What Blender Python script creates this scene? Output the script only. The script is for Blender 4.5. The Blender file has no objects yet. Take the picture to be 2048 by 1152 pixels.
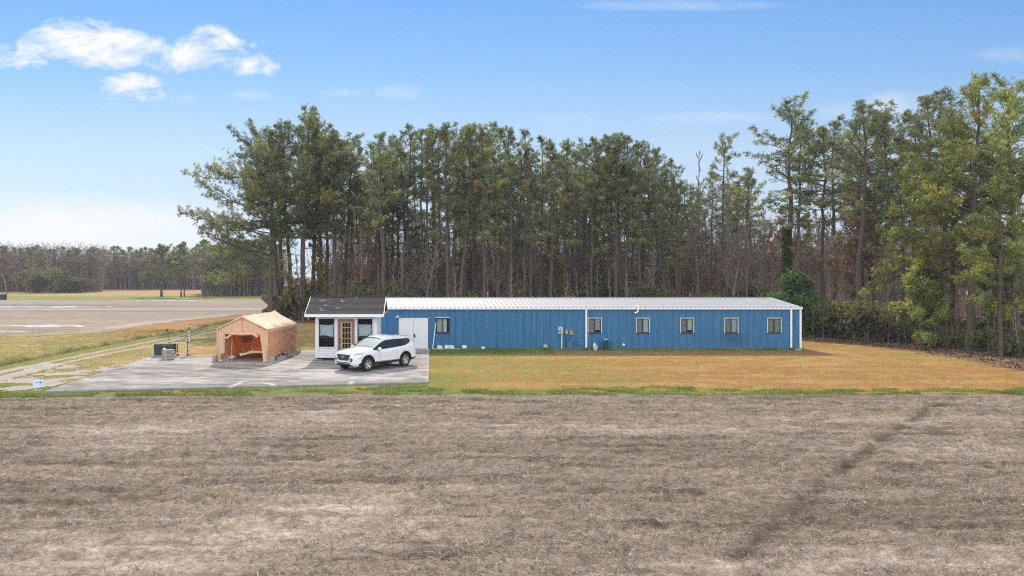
# Rural metal building, shed, car and tent garage between a harvested field and pine woods.
import bpy, bmesh, math, random
import numpy as np
from mathutils import Vector, Matrix
from mathutils.bvhtree import BVHTree

SC = bpy.context.scene
COL = SC.collection
R = math.radians
random.seed(7)
RNG = np.random.default_rng(7)

# camera facts: focal length in photo pixels, principal point, eye height
F, CX, CY, EH = 1467.0, 860.0, 552.0, 4.98


def gxy(px, py, z=0.0):
    """ground point seen at a photo pixel"""
    Y = F * (EH - z) / (py - CY)
    return (px - CX) / F * Y, Y


def xat(px, Y):
    return (px - CX) / F * Y


def hat(py, Y):
    return EH - (py - CY) / F * Y


# ------------------------------------------------------------------ noise
def _hash(ix, iy, seed):
    h = (ix.astype(np.int64) * 374761393 + iy.astype(np.int64) * 668265263 + seed * 1442695041) & 0xFFFFFFFF
    h = ((h ^ (h >> 13)) * 1274126177) & 0xFFFFFFFF
    h = (h ^ (h >> 16)) & 0xFFFFFFFF
    return h / 4294967295.0


def vnoise(x, y, seed=0):
    x = np.asarray(x, float); y = np.asarray(y, float)
    ix = np.floor(x).astype(np.int64); iy = np.floor(y).astype(np.int64)
    fx = x - ix; fy = y - iy
    fx = fx * fx * (3 - 2 * fx); fy = fy * fy * (3 - 2 * fy)
    a = _hash(ix, iy, seed); b = _hash(ix + 1, iy, seed)
    c = _hash(ix, iy + 1, seed); d = _hash(ix + 1, iy + 1, seed)
    return (a * (1 - fx) + b * fx) * (1 - fy) + (c * (1 - fx) + d * fx) * fy


def fbm(x, y, seed=0, octv=4, gain=0.5):
    s = 0; a = 1.0; t = 0
    x = np.asarray(x, float); y = np.asarray(y, float)
    for k in range(octv):
        s = s + a * vnoise(x, y, seed + 17 * k); t += a
        x = x * 2.03 + 11.3; y = y * 2.03 + 5.7; a *= gain
    return s / t          # 0..1, mean .5


def sstep(a, b, x):
    t = np.clip((np.asarray(x, float) - a) / (b - a), 0, 1)
    return t * t * (3 - 2 * t)


# ------------------------------------------------------------------ materials
def _nt(name):
    m = bpy.data.materials.new(name); m.use_nodes = True
    nt = m.node_tree; nt.nodes.clear()
    out = nt.nodes.new('ShaderNodeOutputMaterial')
    return m, nt, out


def pmat(name, base, rough=0.7, var=0.15, scale=6.0, bump=0.0, bscale=None, metallic=0.0, attr=False,
         stretch=(1, 1, 1), spec=0.3, coat=0.0, world=False, bdist=0.02, alpha=1.0, detail=5.0):
    """principled material whose base colour is varied by object- or world-space noise"""
    m, nt, out = _nt(name)
    N = nt.nodes.new; L = nt.links.new
    b = N('ShaderNodeBsdfPrincipled'); L(b.outputs[0], out.inputs[0])
    b.inputs['Roughness'].default_value = rough; b.inputs['Metallic'].default_value = metallic
    b.inputs['Specular IOR Level'].default_value = spec; b.inputs['Coat Weight'].default_value = coat
    b.inputs['Alpha'].default_value = alpha
    if world:
        tc = N('ShaderNodeNewGeometry').outputs['Position']
    else:
        tc = N('ShaderNodeTexCoord').outputs['Object']
    mp = N('ShaderNodeMapping'); mp.inputs['Scale'].default_value = stretch; L(tc, mp.inputs[0])
    nz = N('ShaderNodeTexNoise'); nz.inputs['Scale'].default_value = scale; nz.inputs['Detail'].default_value = detail
    nz.inputs['Roughness'].default_value = 0.65
    L(mp.outputs[0], nz.inputs['Vector'])
    mr = N('ShaderNodeMapRange'); mr.inputs[1].default_value = 0.25; mr.inputs[2].default_value = 0.75
    mr.inputs[3].default_value = 1 - var; mr.inputs[4].default_value = 1 + var
    L(nz.outputs['Fac'], mr.inputs[0])
    mul = N('ShaderNodeVectorMath'); mul.operation = 'MULTIPLY'
    if attr:
        a = N('ShaderNodeAttribute'); a.attribute_name = 'Col'; L(a.outputs['Color'], mul.inputs[0])
    else:
        mul.inputs[0].default_value = base[:3]
    L(mr.outputs[0], mul.inputs[1]); L(mul.outputs[0], b.inputs['Base Color'])
    if bump:
        n2 = N('ShaderNodeTexNoise'); n2.inputs['Scale'].default_value = bscale or scale * 3
        n2.inputs['Detail'].default_value = 6; L(mp.outputs[0], n2.inputs['Vector'])
        bp = N('ShaderNodeBump'); bp.inputs['Strength'].default_value = bump; bp.inputs['Distance'].default_value = bdist
        L(n2.outputs['Fac'], bp.inputs['Height']); L(bp.outputs[0], b.inputs['Normal'])
    return m


def leafmat(name, base, trans=0.4, hue=0.35, tcol=None):
    """foliage: tint attribute times base, with light coming through the leaves"""
    m, nt, out = _nt(name)
    N = nt.nodes.new; L = nt.links.new
    a = N('ShaderNodeAttribute'); a.attribute_name = 'Col'
    oi = N('ShaderNodeObjectInfo')
    mr = N('ShaderNodeMapRange'); mr.inputs[3].default_value = 1 - hue; mr.inputs[4].default_value = 1 + hue
    L(oi.outputs['Random'], mr.inputs[0])
    v = N('ShaderNodeVectorMath'); v.operation = 'MULTIPLY'; v.inputs[0].default_value = base[:3]
    L(a.outputs['Color'], v.inputs[1])
    v2 = N('ShaderNodeVectorMath'); v2.operation = 'MULTIPLY'
    L(v.outputs[0], v2.inputs[0]); L(mr.outputs[0], v2.inputs[1])
    d = N('ShaderNodeBsdfDiffuse'); L(v2.outputs[0], d.inputs[0])
    t = N('ShaderNodeBsdfTranslucent')
    v3 = N('ShaderNodeVectorMath'); v3.operation = 'MULTIPLY'; v3.inputs[1].default_value = tcol or (1.3, 1.35, 0.6)
    L(v2.outputs[0], v3.inputs[0]); L(v3.outputs[0], t.inputs[0])
    mx = N('ShaderNodeMixShader'); mx.inputs[0].default_value = trans
    L(d.outputs[0], mx.inputs[1]); L(t.outputs[0], mx.inputs[2])
    g = N('ShaderNodeBsdfGlossy'); g.inputs['Roughness'].default_value = 0.45
    g.inputs[0].default_value = (0.8, 0.85, 0.8, 1)
    mx2 = N('ShaderNodeMixShader'); mx2.inputs[0].default_value = 0.03
    L(mx.outputs[0], mx2.inputs[1]); L(g.outputs[0], mx2.inputs[2]); L(mx2.outputs[0], out.inputs[0])
    return m


def glassmat(name, tint=(0.05, 0.055, 0.06), rough=0.03, trans=0.0):
    """window glass; trans lets what is behind show through"""
    m, nt, out = _nt(name)
    N = nt.nodes.new; L = nt.links.new
    p = N('ShaderNodeBsdfPrincipled'); p.inputs['Base Color'].default_value = (*tint, 1)
    p.inputs['Roughness'].default_value = rough; p.inputs['Specular IOR Level'].default_value = 0.7
    if trans:
        tr = N('ShaderNodeBsdfTransparent'); tr.inputs[0].default_value = (0.85, 0.9, 0.9, 1)
        mx = N('ShaderNodeMixShader'); mx.inputs[0].default_value = trans
        L(p.outputs[0], mx.inputs[1]); L(tr.outputs[0], mx.inputs[2]); L(mx.outputs[0], out.inputs[0])
    else:
        L(p.outputs[0], out.inputs[0])
    return m


def clothmat(name, base, trans, tcol, var=0.08):
    m, nt, out = _nt(name)
    N = nt.nodes.new; L = nt.links.new
    tc = N('ShaderNodeTexCoord'); nz = N('ShaderNodeTexNoise'); nz.inputs['Scale'].default_value = 2.5
    nz.inputs['Detail'].default_value = 6; L(tc.outputs['Object'], nz.inputs['Vector'])
    mr = N('ShaderNodeMapRange'); mr.inputs[1].default_value = .25; mr.inputs[2].default_value = .75
    mr.inputs[3].default_value = 1 - var; mr.inputs[4].default_value = 1 + var
    L(nz.outputs['Fac'], mr.inputs[0])
    v = N('ShaderNodeVectorMath'); v.operation = 'MULTIPLY'; v.inputs[0].default_value = base; L(mr.outputs[0], v.inputs[1])
    d = N('ShaderNodeBsdfPrincipled'); L(v.outputs[0], d.inputs['Base Color']); d.inputs['Roughness'].default_value = .55
    d.inputs['Specular IOR Level'].default_value = .35
    t = N('ShaderNodeBsdfTranslucent'); t.inputs[0].default_value = (*tcol, 1)
    n2 = N('ShaderNodeTexNoise'); n2.inputs['Scale'].default_value = 5; n2.inputs['Detail'].default_value = 4
    n2.inputs['Distortion'].default_value = 1.2
    L(tc.outputs['Object'], n2.inputs['Vector'])
    bp = N('ShaderNodeBump'); bp.inputs['Strength'].default_value = .5; bp.inputs['Distance'].default_value = .06
    L(n2.outputs['Fac'], bp.inputs['Height']); L(bp.outputs[0], d.inputs['Normal'])
    mx = N('ShaderNodeMixShader'); mx.inputs[0].default_value = trans
    L(d.outputs[0], mx.inputs[1]); L(t.outputs[0], mx.inputs[2]); L(mx.outputs[0], out.inputs[0])
    return m


# ------------------------------------------------------------------ objects
def put(name, mesh, parent=None, loc=(0, 0, 0), rz=0.0):
    o = bpy.data.objects.new(name, mesh); COL.objects.link(o)
    if parent is not None:
        o.parent = parent
    o.location = loc; o.rotation_euler = (0, 0, rz)
    return o


def tag(o, label=None, cat=None, group=None, kind=None):
    if label: o['label'] = label
    if cat: o['category'] = cat
    if group: o['group'] = group
    if kind: o['kind'] = kind
    return o


def thing(name, label, cat, loc=(0, 0, 0), rz=0.0, group=None):
    o = bpy.data.objects.new(name, None); COL.objects.link(o)
    o.empty_display_size = 0.2
    o.location = loc; o.rotation_euler = (0, 0, rz)
    return tag(o, label, cat, group)


def kids(o):
    return [c for c in bpy.data.objects if c.parent is o]


def npmesh(name, V, faces, mats, col=None, smooth=False, mi=None):
    """mesh from arrays; faces = (n,3) or (n,4) int array, or list of such arrays"""
    V = np.asarray(V, np.float32).reshape(-1, 3)
    fl = faces if isinstance(faces, list) else [faces]
    fl = [np.asarray(f, np.int32) for f in fl if len(f)]
    me = bpy.data.meshes.new(name)
    nl = sum(f.size for f in fl); npoly = sum(len(f) for f in fl)
    me.vertices.add(len(V)); me.loops.add(nl); me.polygons.add(npoly)
    me.vertices.foreach_set('co', V.ravel())
    me.loops.foreach_set('vertex_index', np.concatenate([f.ravel() for f in fl]))
    tot = np.concatenate([np.full(len(f), f.shape[1], np.int32) for f in fl])
    st = np.concatenate([[0], np.cumsum(tot)[:-1]]).astype(np.int32)
    me.polygons.foreach_set('loop_start', st)
    me.polygons.foreach_set('loop_total', tot)
    if mi is not None:
        me.polygons.foreach_set('material_index', np.asarray(mi, np.int32))
    if smooth:
        me.polygons.foreach_set('use_smooth', np.ones(npoly, bool))
    if col is not None:
        at = me.attributes.new('Col', 'FLOAT_COLOR', 'POINT')
        c = np.ones((len(V), 4), np.float32); c[:, :3] = np.asarray(col, np.float32).reshape(-1, 3)
        at.data.foreach_set('color', c.ravel())
    for m in (mats if isinstance(mats, (list, tuple)) else [mats]):
        me.materials.append(m)
    me.update(calc_edges=True)
    return me


class MB:
    """collects simple shapes into one mesh"""
    def __init__(s):
        s.v = []; s.f = []; s.m = []

    def _add(s, vs, fs, mi=0):
        o = len(s.v); s.v += [tuple(v) for v in vs]
        for f in fs:
            s.f.append(tuple(i + o for i in f)); s.m.append(mi)
        return s

    def box(s, x0, x1, y0, y1, z0, z1, mi=0, bev=0.0, M=None):
        if bev <= 0:
            vs = [(x, y, z) for z in (z0, z1) for y in (y0, y1) for x in (x0, x1)]
            fs = [(0, 2, 3, 1), (4, 5, 7, 6), (0, 1, 5, 4), (2, 6, 7, 3), (0, 4, 6, 2), (1, 3, 7, 5)]
        else:
            bm = bmesh.new(); bmesh.ops.create_cube(bm, size=1)
            for v in bm.verts:
                v.co = Vector(((x0 + x1) / 2 + v.co.x * (x1 - x0), (y0 + y1) / 2 + v.co.y * (y1 - y0), (z0 + z1) / 2 + v.co.z * (z1 - z0)))
            bmesh.ops.bevel(bm, geom=bm.edges[:], offset=bev, segments=2, affect='EDGES', profile=.7)
            bm.verts.index_update()
            vs = [v.co.copy() for v in bm.verts]; fs = [[v.index for v in f.verts] for f in bm.faces]; bm.free()
        if M is not None:
            vs = [M @ Vector(v) for v in vs]
        return s._add(vs, fs, mi)

    def tube(s, pts, rad, n=8, mi=0, cap=True):
        pts = [Vector(p) for p in pts]
        rs = rad if isinstance(rad, (list, tuple)) else [rad] * len(pts)
        vs = []; fs = []; up = None
        for i, p in enumerate(pts):
            d = (pts[min(i + 1, len(pts) - 1)] - pts[max(i - 1, 0)])
            if d.length < 1e-9: d = Vector((0, 0, 1))
            d.normalize()
            if up is None:
                up = Vector((0, 0, 1)) if abs(d.z) < .9 else Vector((1, 0, 0))
            a = d.cross(up)
            if a.length < 1e-6: a = d.orthogonal()
            a.normalize(); b = a.cross(d); up = b
            for k in range(n):
                t = 2 * math.pi * k / n
                vs.append(p + (a * math.cos(t) + b * math.sin(t)) * rs[i])
        for i in range(len(pts) - 1):
            for k in range(n):
                k2 = (k + 1) % n
                fs.append((i * n + k, i * n + k2, (i + 1) * n + k2, (i + 1) * n + k))
        if cap:
            fs.append(tuple(range(n - 1, -1, -1))); fs.append(tuple((len(pts) - 1) * n + k for k in range(n)))
        return s._add(vs, fs, mi)

    def lathe(s, prof, n=24, mi=0, M=None, cap=True):
        """prof: (r, z) pairs turned about z"""
        vs = []; fs = []
        for r, z in prof:
            for k in range(n):
                t = 2 * math.pi * k / n
                vs.append(Vector((r * math.cos(t), r * math.sin(t), z)))
        for i in range(len(prof) - 1):
            for k in range(n):
                k2 = (k + 1) % n
                fs.append((i * n + k, i * n + k2, (i + 1) * n + k2, (i + 1) * n + k))
        if cap and prof[0][0] > 1e-6: fs.append(tuple(range(n - 1, -1, -1)))
        if cap and prof[-1][0] > 1e-6: fs.append(tuple((len(prof) - 1) * n + k for k in range(n)))
        if M is not None: vs = [M @ v for v in vs]
        return s._add(vs, fs, mi)

    def prism(s, poly, d0, d1, axis='y', mi=0):
        """polygon (2D) extruded along an axis; poly in the two other axes"""
        n = len(poly)
        def p3(a, b, d):
            return {'y': (a, d, b), 'x': (d, a, b), 'z': (a, b, d)}[axis]
        vs = [p3(a, b, d0) for a, b in poly] + [p3(a, b, d1) for a, b in poly]
        fs = [tuple(range(n)), tuple(range(2 * n - 1, n - 1, -1))]
        for i in range(n):
            j = (i + 1) % n
            fs.append((i, i + n, j + n, j))
        return s._add(vs, fs, mi)

    def grid(s, P, mi=0):
        """P[i][j] points"""
        a = len(P); b = len(P[0])
        vs = [p for row in P for p in row]
        fs = [(i * b + j, i * b + j + 1, (i + 1) * b + j + 1, (i + 1) * b + j) for i in range(a - 1) for j in range(b - 1)]
        return s._add(vs, fs, mi)

    def mesh(s, name, mats, smooth=False, angle=None):
        me = bpy.data.meshes.new(name)
        me.from_pydata([tuple(v) for v in s.v], [], s.f)
        for m in (mats if isinstance(mats, (list, tuple)) else [mats]):
            me.materials.append(m)
        me.polygons.foreach_set('material_index', s.m)
        bm = bmesh.new(); bm.from_mesh(me)
        bmesh.ops.recalc_face_normals(bm, faces=bm.faces[:])
        if angle is not None:
            for f in bm.faces: f.smooth = True
            for e in bm.edges:
                if len(e.link_faces) == 2 and e.calc_face_angle(0) > R(angle): e.smooth = False
        elif smooth:
            for f in bm.faces: f.smooth = True
        bm.to_mesh(me); bm.free(); me.update()
        return me

    def build(s, name, mats, parent=None, loc=(0, 0, 0), rz=0.0, smooth=False, angle=None):
        return put(name, s.mesh(name, mats, smooth, angle), parent, loc, rz)


def sheet(P, th):
    """thin closed sheet from a grid of points: a front and back face th apart"""
    a = len(P); b = len(P[0])
    mb = MB()
    G = [[Vector(p) for p in r] for r in P]
    Nn = []
    for i in range(a):
        row = []
        for j in range(b):
            du = G[min(i + 1, a - 1)][j] - G[max(i - 1, 0)][j]
            dv = G[i][min(j + 1, b - 1)] - G[i][max(j - 1, 0)]
            n = du.cross(dv)
            if n.length > 1e-9: n.normalize()
            row.append(n)
        Nn.append(row)
    top = [[G[i][j] + Nn[i][j] * th / 2 for j in range(b)] for i in range(a)]
    bot = [[G[i][j] - Nn[i][j] * th / 2 for j in range(b)] for i in range(a)]
    vs = [p for r in top for p in r] + [p for r in bot for p in r]
    o = a * b; fs = []
    for i in range(a - 1):
        for j in range(b - 1):
            q = (i * b + j, i * b + j + 1, (i + 1) * b + j + 1, (i + 1) * b + j)
            fs.append(q); fs.append(tuple(x + o for x in reversed(q)))
    rim = [i * b for i in range(a)] + [(a - 1) * b + j for j in range(1, b)] + [i * b + b - 1 for i in range(a - 2, -1, -1)] + [j for j in range(b - 2, 0, -1)]
    for k in range(len(rim)):
        p, q = rim[k], rim[(k + 1) % len(rim)]
        fs.append((p, q, q + o, p + o))
    mb._add(vs, fs)
    return mb
# ================================================================== camera, sky, light
cam_d = bpy.data.cameras.new('camera'); cam = bpy.data.objects.new('camera', cam_d); COL.objects.link(cam)
cam.location = (0, 0, EH); cam.rotation_euler = (R(90), 0, 0)
cam_d.sensor_width = 36; cam_d.lens = 36 * F / 2048
cam_d.shift_x = (1024 - CX) / 2048; cam_d.shift_y = -(576 - CY) / 2048
cam_d.clip_start = 0.1; cam_d.clip_end = 6000
SC.camera = cam

SUN_EL, SUN_AZ = R(37), R(-6.5)          # azimuth from +Y towards +X
S = Vector((math.sin(SUN_AZ) * math.cos(SUN_EL), math.cos(SUN_AZ) * math.cos(SUN_EL), math.sin(SUN_EL)))
sl = bpy.data.lights.new('sun', 'SUN'); sl.energy = 2.3; sl.angle = R(0.6); sl.color = (1.0, 0.91, 0.78)
so = bpy.data.objects.new('sun', sl); COL.objects.link(so)
so.rotation_euler = S.to_track_quat('Z', 'Y').to_euler(); so.location = S * 200

W = bpy.data.worlds.new('World'); SC.world = W; W.use_nodes = True
nt = W.node_tree; nt.nodes.clear(); N = nt.nodes.new; L = nt.links.new
wo = N('ShaderNodeOutputWorld'); bg = N('ShaderNodeBackground'); L(bg.outputs[0], wo.inputs[0])
bg.inputs[1].default_value = 0.15
sky = N('ShaderNodeTexSky'); sky.sky_type = 'NISHITA'; sky.sun_disc = False
sky.sun_elevation = SUN_EL; sky.sun_rotation = SUN_AZ
sky.altitude = 0; sky.air_density = 1.0; sky.dust_density = 0.4; sky.ozone_density = 2.5
tcw = N('ShaderNodeTexCoord'); sep = N('ShaderNodeSeparateXYZ'); L(tcw.outputs['Generated'], sep.inputs[0])


def math_(op, a, b=None, clamp=False):
    n = N('ShaderNodeMath'); n.operation = op; n.use_clamp = clamp
    for i, v in enumerate((a, b)):
        if v is None: continue
        if isinstance(v, (int, float)): n.inputs[i].default_value = v
        else: L(v, n.inputs[i])
    return n.outputs[0]


# direction -> flat picture of the sky (x/y, z/y on the half towards +Y), so clouds keep their shape
ysafe = math_('MAXIMUM', math_('ABSOLUTE', sep.outputs[1]), 0.05)
u = math_('DIVIDE', sep.outputs[0], ysafe); v = math_('DIVIDE', sep.outputs[2], ysafe)
cmb = N('ShaderNodeCombineXYZ'); L(u, cmb.inputs[0]); L(v, cmb.inputs[1])


def cnoise(scale, sx, sy, det=9, rough=.58, dist=0.0, rot=0.0):
    mp = N('ShaderNodeMapping'); mp.inputs['Scale'].default_value = (sx, sy, 1); mp.inputs['Rotation'].default_value = (0, 0, rot)
    L(cmb.outputs[0], mp.inputs[0])
    n = N('ShaderNodeTexNoise'); n.inputs['Scale'].default_value = scale; n.inputs['Detail'].default_value = det
    n.inputs['Roughness'].default_value = rough; n.inputs['Distortion'].default_value = dist
    L(mp.outputs[0], n.inputs['Vector']); return n.outputs['Fac']


def blob(px, py, wx, wy):
    """0..1 bump round a direction (in photo pixels for convenience)"""
    a = math_('DIVIDE', math_('SUBTRACT', u, (px - CX) / F), wx / F)
    b = math_('DIVIDE', math_('SUBTRACT', v, (CY - py) / F), wy / F)
    r2 = math_('ADD', math_('MULTIPLY', a, a), math_('MULTIPLY', b, b))
    return math_('SUBTRACT', 1.0, r2, True)


def mx(a, b): return math_('MAXIMUM', a, b)


n1 = cnoise(12, 1.0, 1.8, det=13, rough=.66, rot=.3, dist=.45); n2 = cnoise(3.2, 1, 3.2)
shape = None
for (px, py, wx, wy, g) in ((175, 90, 150, 60, 1.0), (150, 78, 110, 50, 1.0), (398, 100, 140, 56, .82), (255, 168, 80, 26, .66), (70, 124, 120, 26, .55), (500, 128, 90, 34, .6), (280, 190, 80, 24, .5), (480, 84, 70, 22, .42)):
    b = math_('MULTIPLY', blob(px, py, wx, wy), g)
    shape = b if shape is None else mx(shape, b)
cum = math_('ADD', math_('MULTIPLY', shape, 0.85), math_('MULTIPLY', math_('SUBTRACT', n1, 0.5), 2.7))
cum = math_('MULTIPLY', math_('SUBTRACT', cum, 0.22), 1.9, True)
gate = math_('MULTIPLY', shape, 6, True); cum = math_('MULTIPLY', cum, gate)
wisp = None
for (px, py, wx, wy, g) in ((1800, 215, 90, 38, .9), (800, 185, 60, 18, .8), (500, 190, 50, 14, .7), (1420, 235, 150, 14, .5), (2020, 110, 90, 18, .5), (1350, 10, 260, 14, .5), (370, 196, 30, 10, .5), (1680, 222, 70, 20, .5), (690, 185, 60, 10, .4), (0, 95, 30, 10, .5), (1130, 240, 70, 14, .4)):
    b = math_('MULTIPLY', blob(px, py, wx, wy), g)
    wisp = b if wisp is None else mx(wisp, b)
wisp = math_('MULTIPLY', wisp, math_('MULTIPLY', math_('SUBTRACT', n1, 0.34), 2.6, True))
wisp = math_('MULTIPLY', wisp, .75)
# low bank near the horizon
bankx = blob(110, 460, 520, 95)
bank = math_('MULTIPLY', math_('MULTIPLY', bankx, .95, True), math_('MULTIPLY', math_('SUBTRACT', math_('ADD', n2, math_('MULTIPLY', bankx, .25)), 0.40), 2.6, True))
bank = math_('MULTIPLY', bank, .95)
cl = mx(mx(cum, wisp), bank)
# clear air towards the sun: a blue that pales to the horizon, blended into the Nishita dome on that side
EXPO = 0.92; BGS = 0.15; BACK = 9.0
bg.inputs[1].default_value = BGS
ramp = N('ShaderNodeValToRGB'); cr = ramp.color_ramp
K = 1.0 / (BGS * 2 ** EXPO)
stops = ((0.0, (.72, .82, .95)), (.10, (.66, .81, .97)), (.25, (.54, .76, 1.0)), (.42, (.30, .58, 1.0)), (.60, (.18, .45, .95)), (1.0, (.12, .34, .82)))
while len(cr.elements) < len(stops): cr.elements.new(.5)
for e, (p, c) in zip(cr.elements, stops): e.position = p; e.color = (*c, 1)
L(math_('MULTIPLY', v, 1.5, True), ramp.inputs[0])
sc_ = N('ShaderNodeVectorMath'); sc_.operation = 'SCALE'; sc_.inputs['Scale'].default_value = K; L(ramp.outputs[0], sc_.inputs[0])
side = math_('ADD', 1.0, math_('MULTIPLY', u, -.16)); sc2 = N('ShaderNodeVectorMath'); sc2.operation = 'SCALE'
L(sc_.outputs[0], sc2.inputs[0]); L(math_('MINIMUM', math_('MAXIMUM', side, .8), 1.1), sc2.inputs['Scale'])
gt = math_('MULTIPLY', math_('SUBTRACT', sep.outputs[1], 0.05), 4.0, True)
hs = N('ShaderNodeMix'); hs.data_type = 'RGBA'; _i = [i for i in hs.inputs if i.type == 'RGBA']
desat = N('ShaderNodeHueSaturation'); desat.inputs['Saturation'].default_value = .72; L(sky.outputs[0], desat.inputs['Color'])
L(gt, hs.inputs[0]); L(desat.outputs[0], _i[0]); L(sc2.outputs[0], _i[1])
hs_out = [o for o in hs.outputs if o.type == 'RGBA'][0]
# unseen broken cloud added behind the camera to fill the shade with white light
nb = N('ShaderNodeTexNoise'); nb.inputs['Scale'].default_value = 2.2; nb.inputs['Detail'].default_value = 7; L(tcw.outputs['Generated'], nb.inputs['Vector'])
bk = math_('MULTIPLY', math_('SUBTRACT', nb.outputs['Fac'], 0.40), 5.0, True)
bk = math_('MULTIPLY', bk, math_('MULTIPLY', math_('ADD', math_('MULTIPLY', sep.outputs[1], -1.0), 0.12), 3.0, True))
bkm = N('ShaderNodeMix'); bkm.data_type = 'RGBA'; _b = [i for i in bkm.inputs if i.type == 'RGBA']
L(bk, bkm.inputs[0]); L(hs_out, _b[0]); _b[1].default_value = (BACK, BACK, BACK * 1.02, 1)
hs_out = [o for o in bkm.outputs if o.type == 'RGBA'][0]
mixc = N('ShaderNodeMix'); mixc.data_type = 'RGBA'
ins = [i for i in mixc.inputs if i.type == 'RGBA']
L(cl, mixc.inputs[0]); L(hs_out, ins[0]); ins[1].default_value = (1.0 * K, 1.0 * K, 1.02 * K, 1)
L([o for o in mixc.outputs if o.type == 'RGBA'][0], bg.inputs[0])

vs_ = SC.view_settings; vs_.view_transform = 'Standard'; vs_.look = 'None'; vs_.exposure = EXPO; vs_.gamma = 1; vs_.use_curve_mapping = False
SC.render.engine = 'CYCLES'
cy = SC.cycles; cy.max_bounces = 8; cy.diffuse_bounces = 3; cy.glossy_bounces = 3; cy.transmission_bounces = 6
cy.transparent_max_bounces = 12; cy.volume_bounces = 1; cy.filter_width = 1.15; cy.use_denoising = False; cy.denoiser = 'OPENIMAGEDENOISE'; cy.denoising_input_passes = 'RGB_ALBEDO_NORMAL'; cy.denoising_prefilter = 'NONE'; cy.use_adaptive_sampling = False
cy.sample_clamp_indirect = 6

# ================================================================== ground and its sheets
_dy = [20, 42, 46, 51.5, 58, 65, 77, 90, 110]
_dx = [-24.6, -24.5, -24.4, -24.1, -23.8, -22.9, -22.5, -22.0, -21.5]
SLAB_Z = 0.10


def ditch_x(y): return np.interp(y, _dy, _dx)


def hz(x, y):
    """height of the land"""
    d = x - ditch_x(y)
    h = -0.5 * np.exp(-(d / 0.5) ** 2) * (1 - sstep(78, 95, y))
    h = h - 0.3 * (1 - sstep(28.6, 29.9, y))          # the field's own sheet covers this step
    return h


FIELD_EDGE = 30.6


def field_edge(x):
    return FIELD_EDGE - 0.7 * sstep(-6, -18, x) + (fbm(x * .7, x * 0 + 3, 5) - .5) * .7


def mix(c0, c1, t):
    t = np.asarray(t)[..., None]
    return np.asarray(c0) * (1 - t) + np.asarray(c1) * t


GOLD = np.array((0.37, 0.225, 0.085)); ORANGE = np.array((0.335, 0.165, 0.062)); PALE = np.array((0.43, 0.31, 0.165))
GREEN = np.array((0.185, 0.215, 0.05)); DGREEN = np.array((0.09, 0.125, 0.03)); SOIL = np.array((0.215, 0.165, 0.13))
EARTH = np.array((0.26, 0.15, 0.085))


def ground_col(x, y):
    n = fbm(x * .35, y * .35, 2); n2 = fbm(x * 1.6, y * 1.6, 9); n3 = fbm(x * .12, y * .3, 31)
    c = mix(GOLD, GREEN, sstep(.45, .7, n * .6 + n2 * .4) * .7)
    # left meadow: paler gold before the far field, greener next to the ditch and the track
    left = sstep(-15, -17.5, x)
    mead = mix(mix(PALE * 1.05, GOLD, n), GREEN * 1.1, sstep(.44, .62, n * .5 + n2 * .5) * .75)
    d = x - ditch_x(y)
    orange = sstep(-.6, -1.4, d) * (1 - sstep(-5.5, -7.5, d)) * sstep(56, 66, y)
    mead = mix(mead, ORANGE * (0.85 + .4 * n2[..., None]), orange * .9)
    grn = sstep(.3, .9, d) * (1 - sstep(2.0, 3.0, d))
    mead = mix(mead, GREEN * np.array((1.05, 1.1, 1)), grn * (.55 + .45 * n2))
    grn2 = sstep(-5, -1, d) * (1 - sstep(-.5, 0, d)) * (1 - sstep(48, 58, y))
    mead = mix(mead, GREEN, grn2 * .8 * n2 * 1.4)
    mead = mix(mead, np.array((.075, .06, .035)), np.exp(-(d / .55) ** 2) * .9 * (1 - sstep(85, 100, y)))  # bank shade of the ditch, put into the ground colour
    c = mix(c, mead, left)
    c = mix(c, mix(GREEN, DGREEN, n2), sstep(.2, .5, n) * (1 - sstep(33.0, 34.6, y + (n2 - .5) * 2)) * sstep(28, 30, y))
    far = sstep(153, 156, y)
    fc = mix(mix(GREEN * 1.1, PALE, sstep(.4, .7, n3) * .35), mix(ORANGE * np.array((1.15, 1.2, 1.1)), PALE, n3), sstep(178, 192, y + (n3 - .5) * 10 - sstep(-60, -75, x) * 0))
    c = mix(c, fc, far)
    c = mix(c, SOIL * .8, sstep(285, 310, y))
    return c


M_ground = pmat('ground_grass', (0, 0, 0), rough=.95, var=.38, scale=1.3, bump=.8, bscale=9, attr=True, world=True, stretch=(1, 1, 1), spec=.08, bdist=.06, detail=10)


def cells(name, xs, ys, mask, zf, colf, mat, kind='structure', zoff=0.004):
    X, Y = np.meshgrid(xs, ys)
    Z = zf(X, Y) + zoff
    xc = (X[:-1, :-1] + X[1:, 1:]) / 2; yc = (Y[:-1, :-1] + Y[1:, 1:]) / 2
    keep = mask(xc, yc).ravel()
    ny, nx = X.shape
    idx = np.arange(nx * ny).reshape(ny, nx)
    q = np.stack([idx[:-1, :-1], idx[:-1, 1:], idx[1:, 1:], idx[1:, :-1]], -1).reshape(-1, 4)[keep]
    used, inv = np.unique(q, return_inverse=True)
    V = np.stack([X.ravel(), Y.ravel(), Z.ravel()], 1)[used]
    C = colf(V[:, 0], V[:, 1])
    me = npmesh(name, V, inv.reshape(-1, 4), mat, C, smooth=True)
    o = put(name, me); o['kind'] = kind
    return o


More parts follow.
